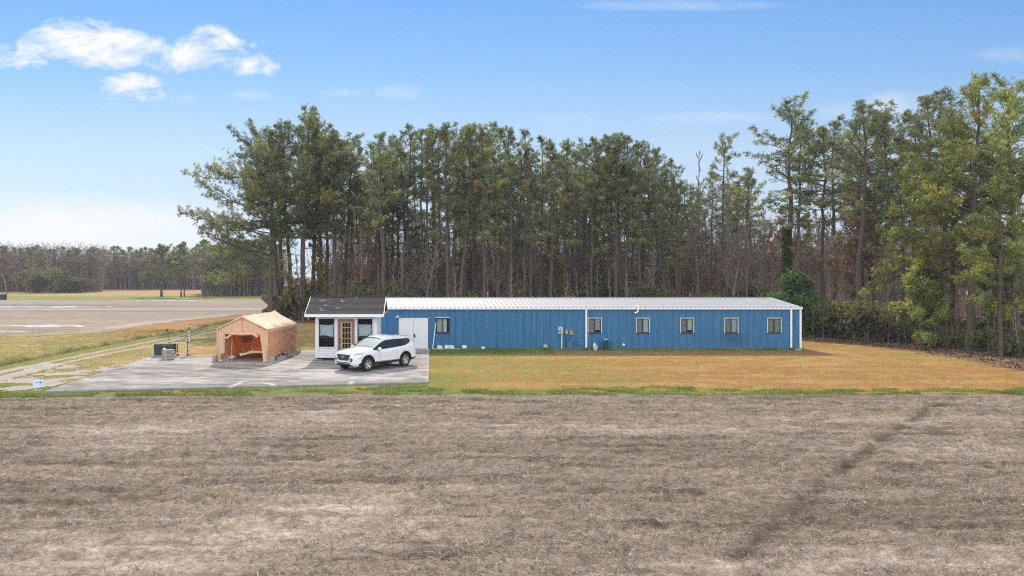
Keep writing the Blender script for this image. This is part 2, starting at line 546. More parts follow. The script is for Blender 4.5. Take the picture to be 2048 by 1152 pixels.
gx = np.concatenate([[-1600, -900, -500, -320, -220, -170], np.arange(-140, -29, 1.2), np.arange(-29, -15, .16), np.arange(-15, 40, 1.0), [44, 50, 60, 75, 100, 140, 200, 300, 500, 900, 1600]])
gy = np.concatenate([[-600, -200, -60, -20], np.arange(0, 28, 2.0), np.arange(28, 34, .2), np.arange(34, 80, .3), np.arange(80, 320, 1.5), [340, 400, 500, 700, 1100, 1800, 2600]])
cells('ground', gx, gy, lambda x, y: np.ones_like(x, bool), hz, ground_col, M_ground, zoff=0)


# ---- foreground harvested field
def pale_amt(x, y):
    p = np.zeros_like(x)
    for (px, py, rx, ry, g) in ((290, 862, 3.4, 1.4, 1), (230, 892, 2.0, .9, .9), (560, 1065, 2.9, 1.3, 1), (660, 1020, 1.6, .7, .9), (420, 1110, 1.8, .8, .9), (200, 1110, 3.0, 1.6, .8), (620, 835, 4, 1.4, .6), (1300, 860, 7, 1.1, .6), (1800, 840, 6, 1.2, .55), (1750, 1130, 4, 1.0, .7), (1000, 850, 5, .9, .5), (1950, 900, 4, 1.5, .5)):
        cx, cyy = gxy(px, py)
        p = np.maximum(p, g * np.exp(-(((x - cx) / rx) ** 2 + ((y - cyy) / ry) ** 2)))
    return p


def line_d(x, y, pts):
    best = np.full_like(x, 1e9)
    for (ax, ay), (bx, by) in zip(pts[:-1], pts[1:]):
        dx, dy = bx - ax, by - ay
        t = np.clip(((x - ax) * dx + (y - ay) * dy) / (dx * dx + dy * dy), 0, 1)
        best = np.minimum(best, np.hypot(x - ax - t * dx, y - ay - t * dy))
    return best


GULLY = [gxy(1910, 795), gxy(1850, 826), gxy(1780, 868), gxy(1700, 930), gxy(1600, 1010), gxy(1480, 1110)]


def field_col(x, y):
    n = fbm(x * .25, y * .6, 41); n2 = fbm(x * 2.2, y * 3.2, 43); n3 = fbm(x * 7, y * 7, 47)
    rows = fbm(x * .12 + 4, y * 2.6, 53)
    p = np.clip(pale_amt(x, y) * (.55 + .9 * n2), 0, 1)
    c = mix(np.array((.195, .147, .103)), np.array((.365, .284, .206)), np.clip(n * .8 + rows * .5 - .15, 0, 1))
    c = mix(c, np.array((.46, .36, .275)), p * .95)
    c = c * (0.5 + .62 * n2 + .45 * (n3 - .25))[..., None]
    c = mix(c, np.array((.10, .075, .053)), sstep(.58, .72, fbm(x * .5, y * 3.0, 57)) * .6 * (1 - p))
    c = c * (0.86 + .34 * fbm(x * .06 + 9, y * 1.35, 58))[..., None]
    rw = np.sin(6.2832 * y / .78 + 2.2 * fbm(x * .15, y * .15, 63) + .02 * x)
    c = c * (1.04 + .09 * rw * (.4 + fbm(x * .4, y * .4, 64)))[..., None]
    g = np.exp(-(line_d(x, y, GULLY) / (.05 + .38 * n2)) ** 2)
    c = mix(c, np.array((.095, .07, .047)), g * .75 * sstep(.3, .55, fbm(x * 1.1, y * 1.1, 59)))
    wet = 0
    for (px, py, rx, ry) in ((470, 962, .45, .3), (250, 937, .5, .12), (150, 980, .6, .2), (900, 940, .7, .25), (1650, 980, .5, .2)):
        cx, cyy = gxy(px, py); wet = np.maximum(wet, np.exp(-(((x - cx) / rx) ** 2 + ((y - cyy) / ry) ** 2)))
    c = mix(c, np.array((.16, .155, .14)), np.clip(wet * 1.2 * n2, 0, .8))
    yl = sstep(.72, .8, fbm(x * .5, y * .8, 61)) * sstep(4, 8, x) * sstep(.5, .6, n2)
    c = mix(c, np.array((.3, .26, .05)), yl * .5)
    return c


def field_h(x, y):
    p = np.clip(pale_amt(x, y), 0, 1)
    h = (fbm(x * 3.4, y * 4.2, 71, 4, .65) - .5) * .26 * (1 - .6 * p)
    h += (fbm(x * .3, y * 3.0, 73, 2) - .5) * .08 + .022 * np.sin(6.2832 * y / .78 + 2.2 * fbm(x * .15, y * .15, 63) + .02 * x)
    h -= .025 * np.exp(-(line_d(x, y, GULLY) / .2) ** 2)
    edge = sstep(-1.2, .2, y - FIELD_EDGE + .4)
    return h * (1 - edge) + .02


M_field = pmat('field_soil', (0, 0, 0), rough=.97, var=.55, scale=6.5, bump=1.0, bscale=18, attr=True, world=True, stretch=(1, 1.35, 1), spec=.05, bdist=.09, detail=10)
fx = np.arange(-30, 40, .09); fy = np.concatenate([np.arange(2, 9, .25), np.arange(9, 31.6, .085)])
cells('ploughed_field', fx, fy, lambda x, y: y < field_edge(x), field_h, field_col, M_field)


# ---- straw and stubble lying on the field (uncountable)
def blades(P, D, Ln, Wd, up=None):
    """thin two-triangle pieces: base P, direction D, length, width"""
    D = D / np.linalg.norm(D, axis=1, keepdims=True)
    ref = np.tile([0, 0, 1.0], (len(P), 1)) if up is None else up
    A = np.cross(D, ref); nA = np.linalg.norm(A, axis=1, keepdims=True); nA[nA < 1e-5] = 1
    A = A / nA * Wd[:, None] / 2
    tip = P + D * Ln[:, None]
    V = np.stack([P - A, P + A, tip + A * .5, tip - A * .5], 1).reshape(-1, 3)
    Q = np.arange(len(P) * 4).reshape(-1, 4)
    return V, Q


n = 300000
yy = 9.5 + (FIELD_EDGE - 9.5) * RNG.random(n) ** 1.15
lo, hi = -(.60 * yy + 5), (.83 * yy + 5)
xx = lo + (hi - lo) * RNG.random(n)
dens = np.clip(fbm(xx * .9, yy * 1.3, 83) * 1.7 - .3 - .35 * pale_amt(xx, yy) - .2 * np.exp(-(line_d(xx, yy, GULLY) / .35) ** 2), .05, 1) * (.55 + .9 * fbm(xx * .2, yy * 2.2, 53))
k = (RNG.random(n) < dens) & (yy < field_edge(xx) - .05)
xx, yy = xx[k], yy[k]; n = len(xx)
az = RNG.normal(0, 1.0, n); el = RNG.normal(.12, .36, n)
D = np.stack([np.cos(az) * np.cos(el) * np.sign(RNG.random(n) - .5), np.sin(az) * np.cos(el), np.abs(np.sin(el))], 1)
Ln = RNG.gamma(2.6, .024, n) + .025; Wd = RNG.uniform(.006, .014, n)
P = np.stack([xx, yy, field_h(xx, yy) + .012], 1)
V, Q = blades(P, D, Ln, Wd)
_k = RNG.random(n)[:, None]
tone = RNG.uniform(.55, 1.2, n)[:, None] * np.where(_k < .18, np.array([[.56, .485, .39]]), np.where(_k < .70, np.array([[.36, .28, .20]]), np.array([[.15, .11, .075]])))
M_straw = pmat('straw', (0, 0, 0), rough=.8, var=.1, attr=True, spec=.15)
o = put('straw_litter', npmesh('straw_litter', V, Q, M_straw, np.repeat(tone, 4, 0)))
tag(o, 'broken pale straw and stubble strewn over the brown field', None, None, 'stuff')

# ---- lawn in front of and beside the building
WOOD_EDGE_Y = [20, 32, 39.5, 44, 48.7, 53, 57, 60.5, 64, 72]
WOOD_EDGE_X = [33, 32.5, 32, 33, 32.9, 31.8, 30, 29, 28, 10]


def wood_edge(y): return np.interp(y, WOOD_EDGE_Y, WOOD_EDGE_X)


def lawn_col(x, y):
    n = fbm(x * .28, y * .5, 101); n2 = fbm(x * 1.9, y * 2.4, 103); n3 = fbm(x * .1, y * .9, 107)
    c = mix(GOLD * np.array((1.08, 1.03, .95)), ORANGE * np.array((1.08, 1.05, .9)), sstep(.40, .54, n * .5 + n3 * .5))
    c = mix(c, PALE * np.array((1.02, .92, .75)), sstep(.50, .68, n2 * .6 + fbm(x * .5, y * 1.6, 109) * .4) * .85)
    c = mix(c, PALE * np.array((1.05, 1.0, .8)), np.exp(-((y - 43.5 - n * 2) / 1.6) ** 2) * .6 * sstep(.3, .6, n2))
    g = sstep(.47, .62, n * .55 + n2 * .45 + .12 * sstep(12, 0, x) + .04 * np.exp(-((y - 41.5) / 2.2) ** 2))
    c = mix(c, GREEN * np.array((1.15, 1.15, 1.1)), g * .62 * (.45 + .55 * sstep(18, 2, x)))
    # strong green by the wall, at the slab corner and along the field
    c = mix(c, GREEN * .85, sstep(46.2, 47.2, y + (n2 - .5) * 1.0) * sstep(9.2, 7.2, x + (n2 - .5) * 2) * (1 - sstep(60, 62, y)) * .95)
    c = mix(c, EARTH * (.75 + .5 * n2[..., None]), sstep(45.6, 46.6, y + (n2 - .5) * .8) * sstep(7.4, 9.4, x + (n2 - .5) * 2) * (1 - sstep(25, 26.5, x)) * (1 - sstep(49.5, 50, y)) * .85)
    c = mix(c, mix(GREEN * .95, DGREEN, sstep(.42, .62, n2)), (1 - sstep(31.5, 32.3, y + (n2 - .5) * 2.2)) * (.45 + .5 * sstep(20, 4, x)))
    c = mix(c, GREEN, np.exp(-((x - 8.6) / 1.8) ** 2 - ((y - 34.6) / .55) ** 2) * .8)
    c = mix(c, GREEN * .9, np.exp(-((x - .6) / 1.2) ** 2) * (1 - sstep(36, 38, y)) * .7)
    e = wood_edge(y) - x + (n2 - .5) * 3
    litter = mix(np.array((.27, .175, .11)), np.array((.20, .125, .08)), n2)
    c = mix(c, litter, (1 - sstep(.2, 2.2, e)) * (.4 + .6 * sstep(.35, .6, n2)))
    return c


M_lawn = pmat('lawn_grass', (0, 0, 0), rough=.95, var=.36, scale=3.2, bump=.8, bscale=16, attr=True, world=True, stretch=(1, 1.3, 1), spec=.06, bdist=.05, detail=10)
lx = np.arange(-.5, 40, .14); ly = np.arange(29.4, 66, .14)
cells('lawn', lx, ly, lambda x, y: (y > field_edge(x) + .1 * 0) & (x < wood_edge(y) + .5) & (x > -.04 - .0 * y), lambda x, y: (fbm(x * 1.2, y * 1.2, 3) - .5) * .03 + .008, lawn_col, M_lawn)

# ---- leaf litter under the wood
M_litter = pmat('leaf_litter', (0, 0, 0), rough=.95, var=.45, scale=4, bump=.9, bscale=14, attr=True, world=True, spec=.08, bdist=.06)


def litter_col(x, y):
    n2 = fbm(x * 2.2, y * 2.2, 113); n = fbm(x * .3, y * .3, 115)
    return mix(mix(np.array((.17, .095, .055)), np.array((.33, .19, .115)), n2), np.array((.13, .11, .06)), sstep(.5, .7, n) * .6)


cells('forest_floor', np.concatenate([np.arange(-19, 60, .35), np.arange(60, 160, 4)]), np.concatenate([np.arange(36, 90, .35), np.arange(90, 190, 3)]),
      lambda x, y: ((x > wood_edge(y) + .3 * np.sin(y * 3)) & (y < 63)) | ((y >= 63) & (x > np.where(y < 78, np.interp(y, [63, 66, 70, 76, 78], [29, 27, 24, -6, -12]), -17.5 + .4 * np.sin(y)))),
      lambda x, y: (fbm(x * .8, y * .8, 7) - .5) * .12 + .06, litter_col, M_litter, zoff=.004)


# ---- far brown field on the left, its drain line and puddles
def ff_right(y):
    return np.interp(y, [60, 62, 65, 76, 88, 96, 100, 156], [-33, -31, -28.4, -28.2, -25.3, -24, -16, -14])


def ffield_col(x, y):
    n = fbm(x * .10, y * .5, 121); n2 = fbm(x * .6, y * 2.0, 123); n3 = fbm(x * .03, y * .12, 125)
    c = mix(np.array((.235, .172, .118)), np.array((.395, .31, .23)), np.clip(n * .8 + n2 * .7 - .25, 0, 1))
    c = mix(c, np.array((.30, .28, .22)), sstep(.5, .7, n3) * .5)
    c = mix(c, np.array((.44, .38, .32)), np.exp(-((y - 108.5 - n * 2) / 2.0) ** 2) * .75)
    c = mix(c, np.array((.09, .07, .05)), np.exp(-((y - 104.2) / .75) ** 2) * .9)
    wet = np.exp(-((x + 63) / 22) ** 2 - ((y - 121) / 7) ** 2)
    c = mix(c, np.array((.16, .165, .15)), np.clip(wet * 1.3 * n2 * 1.3, 0, .75))
    c = mix(c, np.array((.47, .41, .35)), np.exp(-((x - ff_right(y) + 2.2) / 1.2) ** 2) * .7 * n2 * 1.4)
    c = mix(c, np.array((.10, .09, .05)), sstep(152.5, 154, y) * .8)
    return c


M_ffield = pmat('far_field_soil', (0, 0, 0), rough=.95, var=.3, scale=1.2, bump=.7, bscale=5, attr=True, world=True, stretch=(.6, 1.4, 1), spec=.08, bdist=.08)
cells('far_field', np.arange(-190, -13, .6), np.arange(59, 155, .45),
      lambda x, y: (x < ff_right(y) + (fbm(x * .5, y * .5, 127) - .5) * 2.4) & (y > 61 + (fbm(x * .3, y * .3, 129) - .5) * 2.5),
      lambda x, y: np.where(True, -.25 * np.exp(-((y - 104.2) / .6) ** 2), 0) * 0 + .012, ffield_col, M_ffield)

# water standing in the far field
M_water = pmat('standing_water', (.50, .48, .45), rough=.38, var=.05, spec=.9, bump=.04, bscale=6)


def puddle(name, x0, x1, y0, y1, seed, thr=.5):
    xs = np.linspace(x0, x1, 90); ys = np.linspace(y0, y1, 40)
    cx, cyy, rx, ry = (x0 + x1) / 2, (y0 + y1) / 2, (x1 - x0) / 2, (y1 - y0) / 2
    def m(x, y):
        r = ((x - cx) / rx) ** 2 + ((y - cyy) / ry) ** 2
        return r + (fbm(x * .9, y * .9, seed) - .5) * 1.9 < thr
    cells(name, xs, ys, m, lambda x, y: 0 * x + .012, lambda x, y: np.tile([.3, .3, .3], (len(x), 1)), M_water, zoff=.006)


puddle('puddle', -44, -32.5, 71, 75.5, 5, .55)
puddle('puddle', -46, -34, 64.5, 67, 6, .5)
puddle('puddle', -80, -45, 114, 122, 9, .22)
puddle('puddle', -66, -40, 147, 150, 12, .22)

# ---- farm track: two bare ruts
_ty = [30, 34, 38, 42, 46, 50, 55, 60, 66, 75, 85, 98]


def rutL(y): return np.interp(y, _ty, [-22.6, -22.4, -22.2, -22.0, -21.8, -21.5, -21.2, -20.8, -20.4, -20.0, -19.6, -19.2])


def rutR(y): return np.interp(y, _ty, [-20.6, -20.8, -20.9, -20.9, -20.6, -20.2, -19.8, -19.5, -19.15, -18.8, -18.4, -18])


def track_mask(x, y):
    n = fbm(x * 1.3, y * .8, 131)
    w = .23 + .35 * sstep(43, 34, y)
    a = np.abs(x - rutL(y)) < w * (.75 + n * .5); b = np.abs(x - rutR(y)) < w * (.75 + n * .6)
    # wide bare apron beside the slab corner
    ap = (y < 40.5 + (n - .5) * 6) & (x > rutL(y) - .6 + (n - .5)) & (x < -16.9) & (y > 31.6 + (n - .5) * 2.2) & (fbm(x * 1.1, y * 1.7, 139) * .5 + n * .5 > .50)
    return a | b | ap


def track_col(x, y):
    n2 = fbm(x * 2.5, y * 1.6, 133)
    return mix(np.array((.32, .26, .195)), np.array((.47, .40, .32)), n2)


M_track = pmat('track_dirt', (0, 0, 0), rough=.95, var=.2, scale=5, bump=.5, bscale=12, attr=True, world=True, spec=.1)
cells('dirt_track', np.arange(-25, -16.6, .13), np.concatenate([np.arange(28, 60, .16), np.arange(60, 98, .3)]), track_mask, lambda x, y: hz(x, y) + .008, track_col, M_track)

# ---- concrete slab (a raised slab with a real edge)
SL = [(-16.35, 31.15), (-.07, 33.85), (-.05, 49.36), (-6.4, 48.9), (-11.5, 46.2), (-16.9, 44.5)]


def inside(x, y, poly):
    r = np.zeros(np.shape(x), bool); n = len(poly)
    for i in range(n):
        (ax, ay), (bx, by) = poly[i], poly[(i + 1) % n]
        c = ((ay > y) != (by > y)) & (x < (bx - ax) * (y - ay) / (by - ay + 1e-12) + ax)
        r ^= c
    return r


def slab_col(x, y):
    n = fbm(x * .35, y * .9, 141); n2 = fbm(x * 1.4, y * 3.0, 143); n3 = fbm(x * 4, y * 5, 145)
    c = mix(np.array((.14, .12, .10)), np.array((.42, .372, .318)), np.clip(n * 1.5 + n2 * 1.5 - .95, 0, 1))
    # damp, mossy front band and the stain near the shed and the tent
    front = np.interp(x, [-16.4, -.07], [31.15, 33.85])
    c = mix(c, np.array((.15, .14, .135)), (1 - sstep(.3, 2.0, y - front + (n2 - .5) * 2.4)) * .6 * (.5 + n3))
    c = mix(c, np.array((.18, .165, .155)), np.exp(-((x + 2.2) / 2.4) ** 2 - ((y - 41.8) / 2.2) ** 2) * .75 * n2 * 1.5)
    c = mix(c, np.array((.2, .18, .16)), np.exp(-((x + 6.9) / 1.6) ** 2 - ((y - 44.5) / 1.6) ** 2) * .7)
    c = mix(c, np.array((.13, .12, .115)), np.exp(-((x + .9) / .8) ** 2 - ((y - 40.0) / .35) ** 2) * .8)
    c = mix(c, np.array((.17, .15, .14)), sstep(.62, .75, fbm(x * .8, y * 1.6, 147)) * .4)
    c = c * (.88 + .24 * n3)[..., None]
    # pale saw joints and patched cracks
    J = [[(-8.0, 32.55), (-6.4, 42.2)], [(-12.4, 31.8), (-10.6, 36.6)], [(-16.2, 35.6), (-3.2, 35.6)], [(-12.5, 34.0), (-.2, 34.9)], [(-16.6, 39.9), (-6.8, 39.6)]]
    for ln in J:
        d = line_d(x, y, ln); c = mix(c, np.array((.46, .45, .43)), np.exp(-(d / .05) ** 2) * .45 * sstep(.35, .6, fbm(x * 1.1, y * 1.1, 149)))
    for ln in ([gxy(440, 779, .1), gxy(458, 774, .1), gxy(478, 767, .1), gxy(483, 764, .1)], [gxy(549, 773, .1), gxy(544, 768, .1), gxy(530, 766, .1)], [gxy(700, 768, .1), gxy(704, 763, .1)]):
        d = line_d(x, y, ln); c = mix(c, np.array((.52, .51, .50)), np.exp(-(d / .09) ** 2) * .9)
    edge = np.minimum(line_d(x, y, [SL[4], SL[5], SL[0]]), line_d(x, y, [SL[0], SL[1], SL[2]]))
    c = mix(c, np.array((.44, .42, .40)), np.exp(-(edge / .07) ** 2) * .45)
    return c


M_conc = pmat('concrete', (0, 0, 0), rough=.85, var=.22, scale=3, bump=.25, bscale=30, attr=True, world=True, spec=.25, bdist=.01)
# top from clipped cells, then skirt
bm = bmesh.new()
vsb = [bm.verts.new((x, y, SLAB_Z)) for x, y in SL]; bm.faces.new(vsb)
for ax in (0, 1):
    lo_, hi_ = ((-17, 0) if ax == 0 else (31, 49.5))
    c = lo_
    while c < hi_:
        no = (1, 0, 0) if ax == 0 else (0, 1, 0); co = (c, 0, 0) if ax == 0 else (0, c, 0)
        bmesh.ops.bisect_plane(bm, geom=bm.verts[:] + bm.edges[:] + bm.faces[:], plane_co=co, plane_no=no)
        c += .09 if ax == 1 else .12
bd = [e for e in bm.edges if e.is_boundary]
ret = bmesh.ops.extrude_edge_only(bm, edges=bd)
for vv in ret['geom']:
    if isinstance(vv, bmesh.types.BMVert): vv.co.z = -.15
bmesh.ops.recalc_face_normals(bm, faces=bm.faces[:])
me = bpy.data.meshes.new('concrete_slab'); bm.to_mesh(me); bm.free()
co = np.zeros(len(me.vertices) * 3, np.float32); me.vertices.foreach_get('co', co); co = co.reshape(-1, 3)
C = slab_col(co[:, 0].astype(float), co[:, 1].astype(float)); C[co[:, 2] < 0] = (.06, .056, .048)
at = me.attributes.new('Col', 'FLOAT_COLOR', 'POINT'); cc = np.ones((len(co), 4), np.float32); cc[:, :3] = C
at.data.foreach_set('color', cc.ravel()); me.materials.append(M_conc)
o = put('concrete_slab', me); o['kind'] = 'structure'


# ---- uncountable grass blades: verge weeds, wall grass, meadow and ditch growth
def grass(name, label, n, xf, hmin, hmax, colA, colB, zf=hz, lean=.5, wd=(.012, .03), sub=None):
    x, y = xf(n)
    m = len(x)
    h = RNG.uniform(hmin, hmax, m) * (.5 + fbm(x * 1.2, y * 1.2, 151))
    a = RNG.uniform(0, 2 * math.pi, m); l = RNG.normal(0, lean, m)
    D = np.stack([np.cos(a) * np.abs(l), np.sin(a) * np.abs(l), np.ones(m)], 1)
    P = np.stack([x, y, zf(x, y) + 0.0], 1)
    V, Q = blades(P, D, h, RNG.uniform(*wd, m), np.stack([-np.sin(a + 1), np.cos(a + 1), 0 * a], 1))
    t = np.clip(fbm(x * .9, y * .9, 157) * 1.2 - .1 + RNG.normal(0, .2, m), 0, 1)
    c = mix(colA, colB, t)
    o = put(name, npmesh(name, V, Q, M_blade, np.repeat(c, 4, 0)))
    return tag(o, label, None, None, 'stuff')


M_blade = leafmat('grass_blade', (1, 1, 1), trans=.35, hue=0.0, tcol=(1.1, 1.15, .8))


def band_verge(n):
    x = RNG.uniform(-26, 36, n)
    lo = field_edge(x); hi = np.where(x < -.1, np.interp(x, [-26, -16.4, -.07], [33.0, 30.75, 33.15]), 32.2 + (fbm(x * .8, x * 0, 8) - .5) * 2.6)
    y = lo - .1 + (hi - lo + .1) * RNG.random(n)
    k = fbm(x * 1.1, y * 1.8, 161) > (.49 + .03 * (x > 12)); return x[k], y[k]


grass('verge_weeds', 'low green weeds and grass along the edge of the brown field', 80000, band_verge, .03, .13, np.array((.12, .15, .04)), np.array((.34, .36, .12)), zf=lambda x, y: 0 * x + .01)


def band_wall(n):
    x = RNG.uniform(0, 25, n); y = 49.25 - RNG.gamma(1.3, .75, n)
    k = (RNG.random(n) < np.where(x < 8, 1.0, .12 + .5 * (y > 48.8))) & (y > 45.8); return x[k], y[k]


grass('wall_grass', 'taller green grass growing along the foot of the blue wall', 26000, band_wall, .06, .2, np.array((.11, .17, .03)), np.array((.24, .30, .07)), zf=lambda x, y: 0 * x + .01)


def band_ditch(n):
    y = 30 + 55 * RNG.random(n) ** 1.3; d = RNG.normal(-.1, .5, n); x = ditch_x(y) + d * .8
    k = fbm(x * .8, y * .5, 167) > .45; return x[k], y[k]


grass('ditch_growth', 'dark tangled weeds growing along the shallow ditch', 12000, band_ditch, .05, .15, np.array((.055, .045, .025)), np.array((.13, .15, .04)), lean=.8)


def band_lawn(n):
    x = RNG.uniform(0, 33, n); y = RNG.uniform(31.5, 47, n)
    k = (x < wood_edge(y) - .5); return x[k], y[k]


grass('lawn_tufts', 'short dry golden grass of the lawn', 110000, band_lawn, .02, .06, np.array((.40, .235, .08)), np.array((.38, .27, .10)), zf=lambda x, y: 0 * x + .008, lean=.9, wd=(.008, .02))


def band_meadow(n):
    y = 29 + 40 * RNG.random(n) ** 1.4; x = RNG.uniform(-42, -16.4, n)
    k = ~track_mask(x, y) & ~inside(x, y, SL); return x[k], y[k]


grass('meadow_grass', 'short pale and green grass of the meadow on the left', 90000, band_meadow, .03, .1, np.array((.40, .29, .12)), np.array((.23, .27, .06)), lean=.8, wd=(.01, .025))
# fallen leaves at the wood's edge
n = 16000
y = RNG.uniform(38, 58, n); x = wood_edge(y) + RNG.normal(.6, 1.4, n)
k = RNG.random(n) < np.exp(-np.maximum(wood_edge(y) - x - .6, 0) / .5); x, y = x[k], y[k]; n = len(x)
a = RNG.uniform(0, 6.28, n); D = np.stack([np.cos(a), np.sin(a), RNG.uniform(0, .7, n)], 1)
V, Q = blades(np.stack([x, y, 0 * x + .03 + .05 * (x > wood_edge(y))], 1), D, RNG.uniform(.06, .14, n), RNG.uniform(.04, .09, n))
t = mix(np.array((.15, .09, .055)), np.array((.36, .24, .155)), RNG.random(n))
tag(put('fallen_leaves', npmesh('fallen_leaves', V, Q, M_straw, np.repeat(t, 4, 0))), 'dry brown leaves fallen along the edge of the wood', None, None, 'stuff')
# ================================================================== blue metal building
def X_(px): return (px - CX) / 29.7


def Z_(py): return EH - (py - CY) / 29.7 + .037          # at the front wall


WY = 49.4; BX0, BX1 = -5.6, 24.9; BD = 9.14; EAVE = 2.86; RIDGE = 3.36
M_blue = pmat('blue_metal', (.036, .150, .295), rough=.45, var=.26, scale=1.3, bump=.0, stretch=(5, 1, .3), spec=.35)
M_white = pmat('white_paint', (.74, .75, .77), rough=.5, var=.05, scale=3)
M_roofm = pmat('white_roof_metal', (.36, .36, .362), rough=.6, var=.12, scale=1.0, stretch=(3, .4, 1), spec=.3)
M_dark = pmat('dark_frame', (.045, .038, .035), rough=.5, var=.1)
M_black = pmat('black_plastic', (.015, .015, .016), rough=.5, var=.1)
M_glass = glassmat('window_glass', (.06, .065, .07), .05, .9)
M_galv = pmat('grey_metal', (.42, .44, .46), rough=.4, var=.08, metallic=.3)
M_beige = pmat('beige_box', (.36, .31, .24), rough=.6, var=.15, scale=9)
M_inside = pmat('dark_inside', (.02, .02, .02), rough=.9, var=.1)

# blue with grime streaks under the windows
def bluemat():
    m = M_blue; nt = m.node_tree; N = nt.nodes.new; L = nt.links.new
    b = [n for n in nt.nodes if n.type == 'BSDF_PRINCIPLED'][0]
    src = b.inputs['Base Color'].links[0].from_socket
    a = N('ShaderNodeAttribute'); a.attribute_name = 'Col'
    mu = N('ShaderNodeVectorMath'); mu.operation = 'MULTIPLY'; L(src, mu.inputs[0]); L(a.outputs['Color'], mu.inputs[1])
    L(mu.outputs[0], b.inputs['Base Color'])


bluemat()
bld = thing('metal_building', 'long low blue metal building with a white ribbed roof beside the lawn', 'building', (0, WY, 0))
# windows: (x0, x1) at the front wall; door
WZ0, WZ1 = 1.15, 2.13
WINS = [(.42, 1.31), (10.66, 11.53), (13.90, 14.77), (16.88, 17.74), (19.85, 20.72), (22.74, 23.62)]
DX0, DX1, DZ1 = -2.06, -.17, 2.10


def k_lap(x):
    return abs((x - BX0) / .914 - round((x - BX0) / .914)) < .012


def ribbed_wall(x0, x1, holes, face):
    """panel with trapezoid ribs; face(xl, out, z) -> point; holes (x0,x1,z0,z1)"""
    xs = []; x = x0; k = 0
    while x < x1 - .02:
        if k % 3 == 0: prof = ((0, 0), (.03, .038), (.075, .038), (.105, 0))
        else: prof = ((0, 0), (.018, .016), (.05, .016), (.068, 0))
        for dx, o in prof:
            if x + dx < x1: xs.append((x + dx, o))
        x += .152 if k % 3 else .153; k += 1
    for h in holes:
        for e in h[:2]:
            xs = [q for q in xs if abs(q[0] - e) > .012] + [(e, 0.0)]
    xs += [(x1, 0.0)]; xs = sorted(set(xs))
    zs = sorted({.02, EAVE - .04} | {.25, .6, .9, 1.5, 1.9, 2.4} | {z for h in holes for z in h[2:]})
    V = []; Fc = []; C = []
    nx = len(xs)
    for z in zs:
        for (xx, o) in xs:
            V.append(face(xx, o, z))
            g = 1.0
            g -= .35 * math.exp(-((xx - 20.2) / .75) ** 2) * math.exp(-((z - .95) / .55) ** 2) * (.4 + random.random())
            g -= .16 * math.exp(-((xx - 20.9) / 1.0) ** 2) * math.exp(-((z - .7) / .3) ** 2) * (.4 + random.random())
            g -= .22 * max(0, .25 - z) * 3 * random.random()
            g *= 1 + random.uniform(-.05, .05)
            lap = .80 if k_lap(xx) else 1.0
            g *= lap
            dirt = max(0, 1 - z / .35) * random.uniform(.2, .9)
            if dirt > .05 and g > .4:
                C.append((g * (1 + 1.6 * dirt), g * (1 + .1 * dirt), g * (1 - .35 * dirt))); continue
            C.append((g * (1.05 if g < .93 else 1), g, g * (.95 if g < .93 else 1)))
    for i in range(len(zs) - 1):
        for j in range(nx - 1):
            xm = (xs[j][0] + xs[j + 1][0]) / 2; zm = (zs[i] + zs[i + 1]) / 2
            if any(h[0] < xm < h[1] and h[2] < zm < h[3] for h in holes): continue
            Fc.append((i * nx + j, i * nx + j + 1, (i + 1) * nx + j + 1, (i + 1) * nx + j))
    return V, Fc, C


holes = [(a, b, WZ0, WZ1) for a, b in WINS] + [(DX0, DX1, .02, DZ1)]
V, Fc, C = ribbed_wall(BX0, BX1, holes, lambda x, o, z: (x, -o, z))
for side, fx_ in ((1, lambda x, o, z: (BX1 + o, x, z)), (-1, lambda x, o, z: (BX0 - o, x, z)), (0, lambda x, o, z: (x, BD + o, z))):
    V2, F2, C2 = ribbed_wall(0 if side else BX0, BD if side else BX1, [], fx_)
    k = len(V); V += V2; Fc += [tuple(i + k for i in f) for f in F2]; C += C2
# gable triangles
for x in (BX0, BX1):
    k = len(V); V += [(x, 0, EAVE - .04), (x, BD, EAVE - .04), (x, BD / 2, RIDGE - .05)]; C += [(1, 1, 1)] * 3
    Fc.append((k, k + 1, k + 2))
me = bpy.data.meshes.new('wall'); me.from_pydata(V, [], Fc); me.materials.append(M_blue)
at = me.attributes.new('Col', 'FLOAT_COLOR', 'POINT')
for i, c in enumerate(C): at.data[i].color = (*c, 1)
put('wall', me, bld)
# concrete footing edge
MB().box(BX0 + .02, BX1 - .02, -.015, BD, -.1, .045).build('footing', pmat('footing_concrete', (.5, .49, .47), var=.2), bld)
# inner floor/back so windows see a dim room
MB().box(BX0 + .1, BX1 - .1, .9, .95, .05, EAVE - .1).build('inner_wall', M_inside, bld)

# roof: two slopes of ribbed sheet
def roof_profile():
    pr = []; x = BX0 - .10
    while x < BX1 + .08:
        pr += [(x, 0), (x + .02, .036), (x + .065, .036), (x + .085, 0)]
        x += .3048
    pr.append((BX1 + .1, 0)); return pr


pr = roof_profile(); mb = MB()
for (ya, za, yb, zb) in ((-.14, EAVE - .015, BD / 2 - .01, RIDGE), (BD + .14, EAVE - .015, BD / 2 + .01, RIDGE)):
    mb.grid([[(x, ya, za + h), ] + [(x, ya + (yb - ya) * t, za + (zb - za) * t + h) for t in (.33, .66, 1)] for x, h in pr])
mb.box(BX0 - .1, BX1 + .1, BD / 2 - .12, BD / 2 + .12, RIDGE + .03, RIDGE + .055)
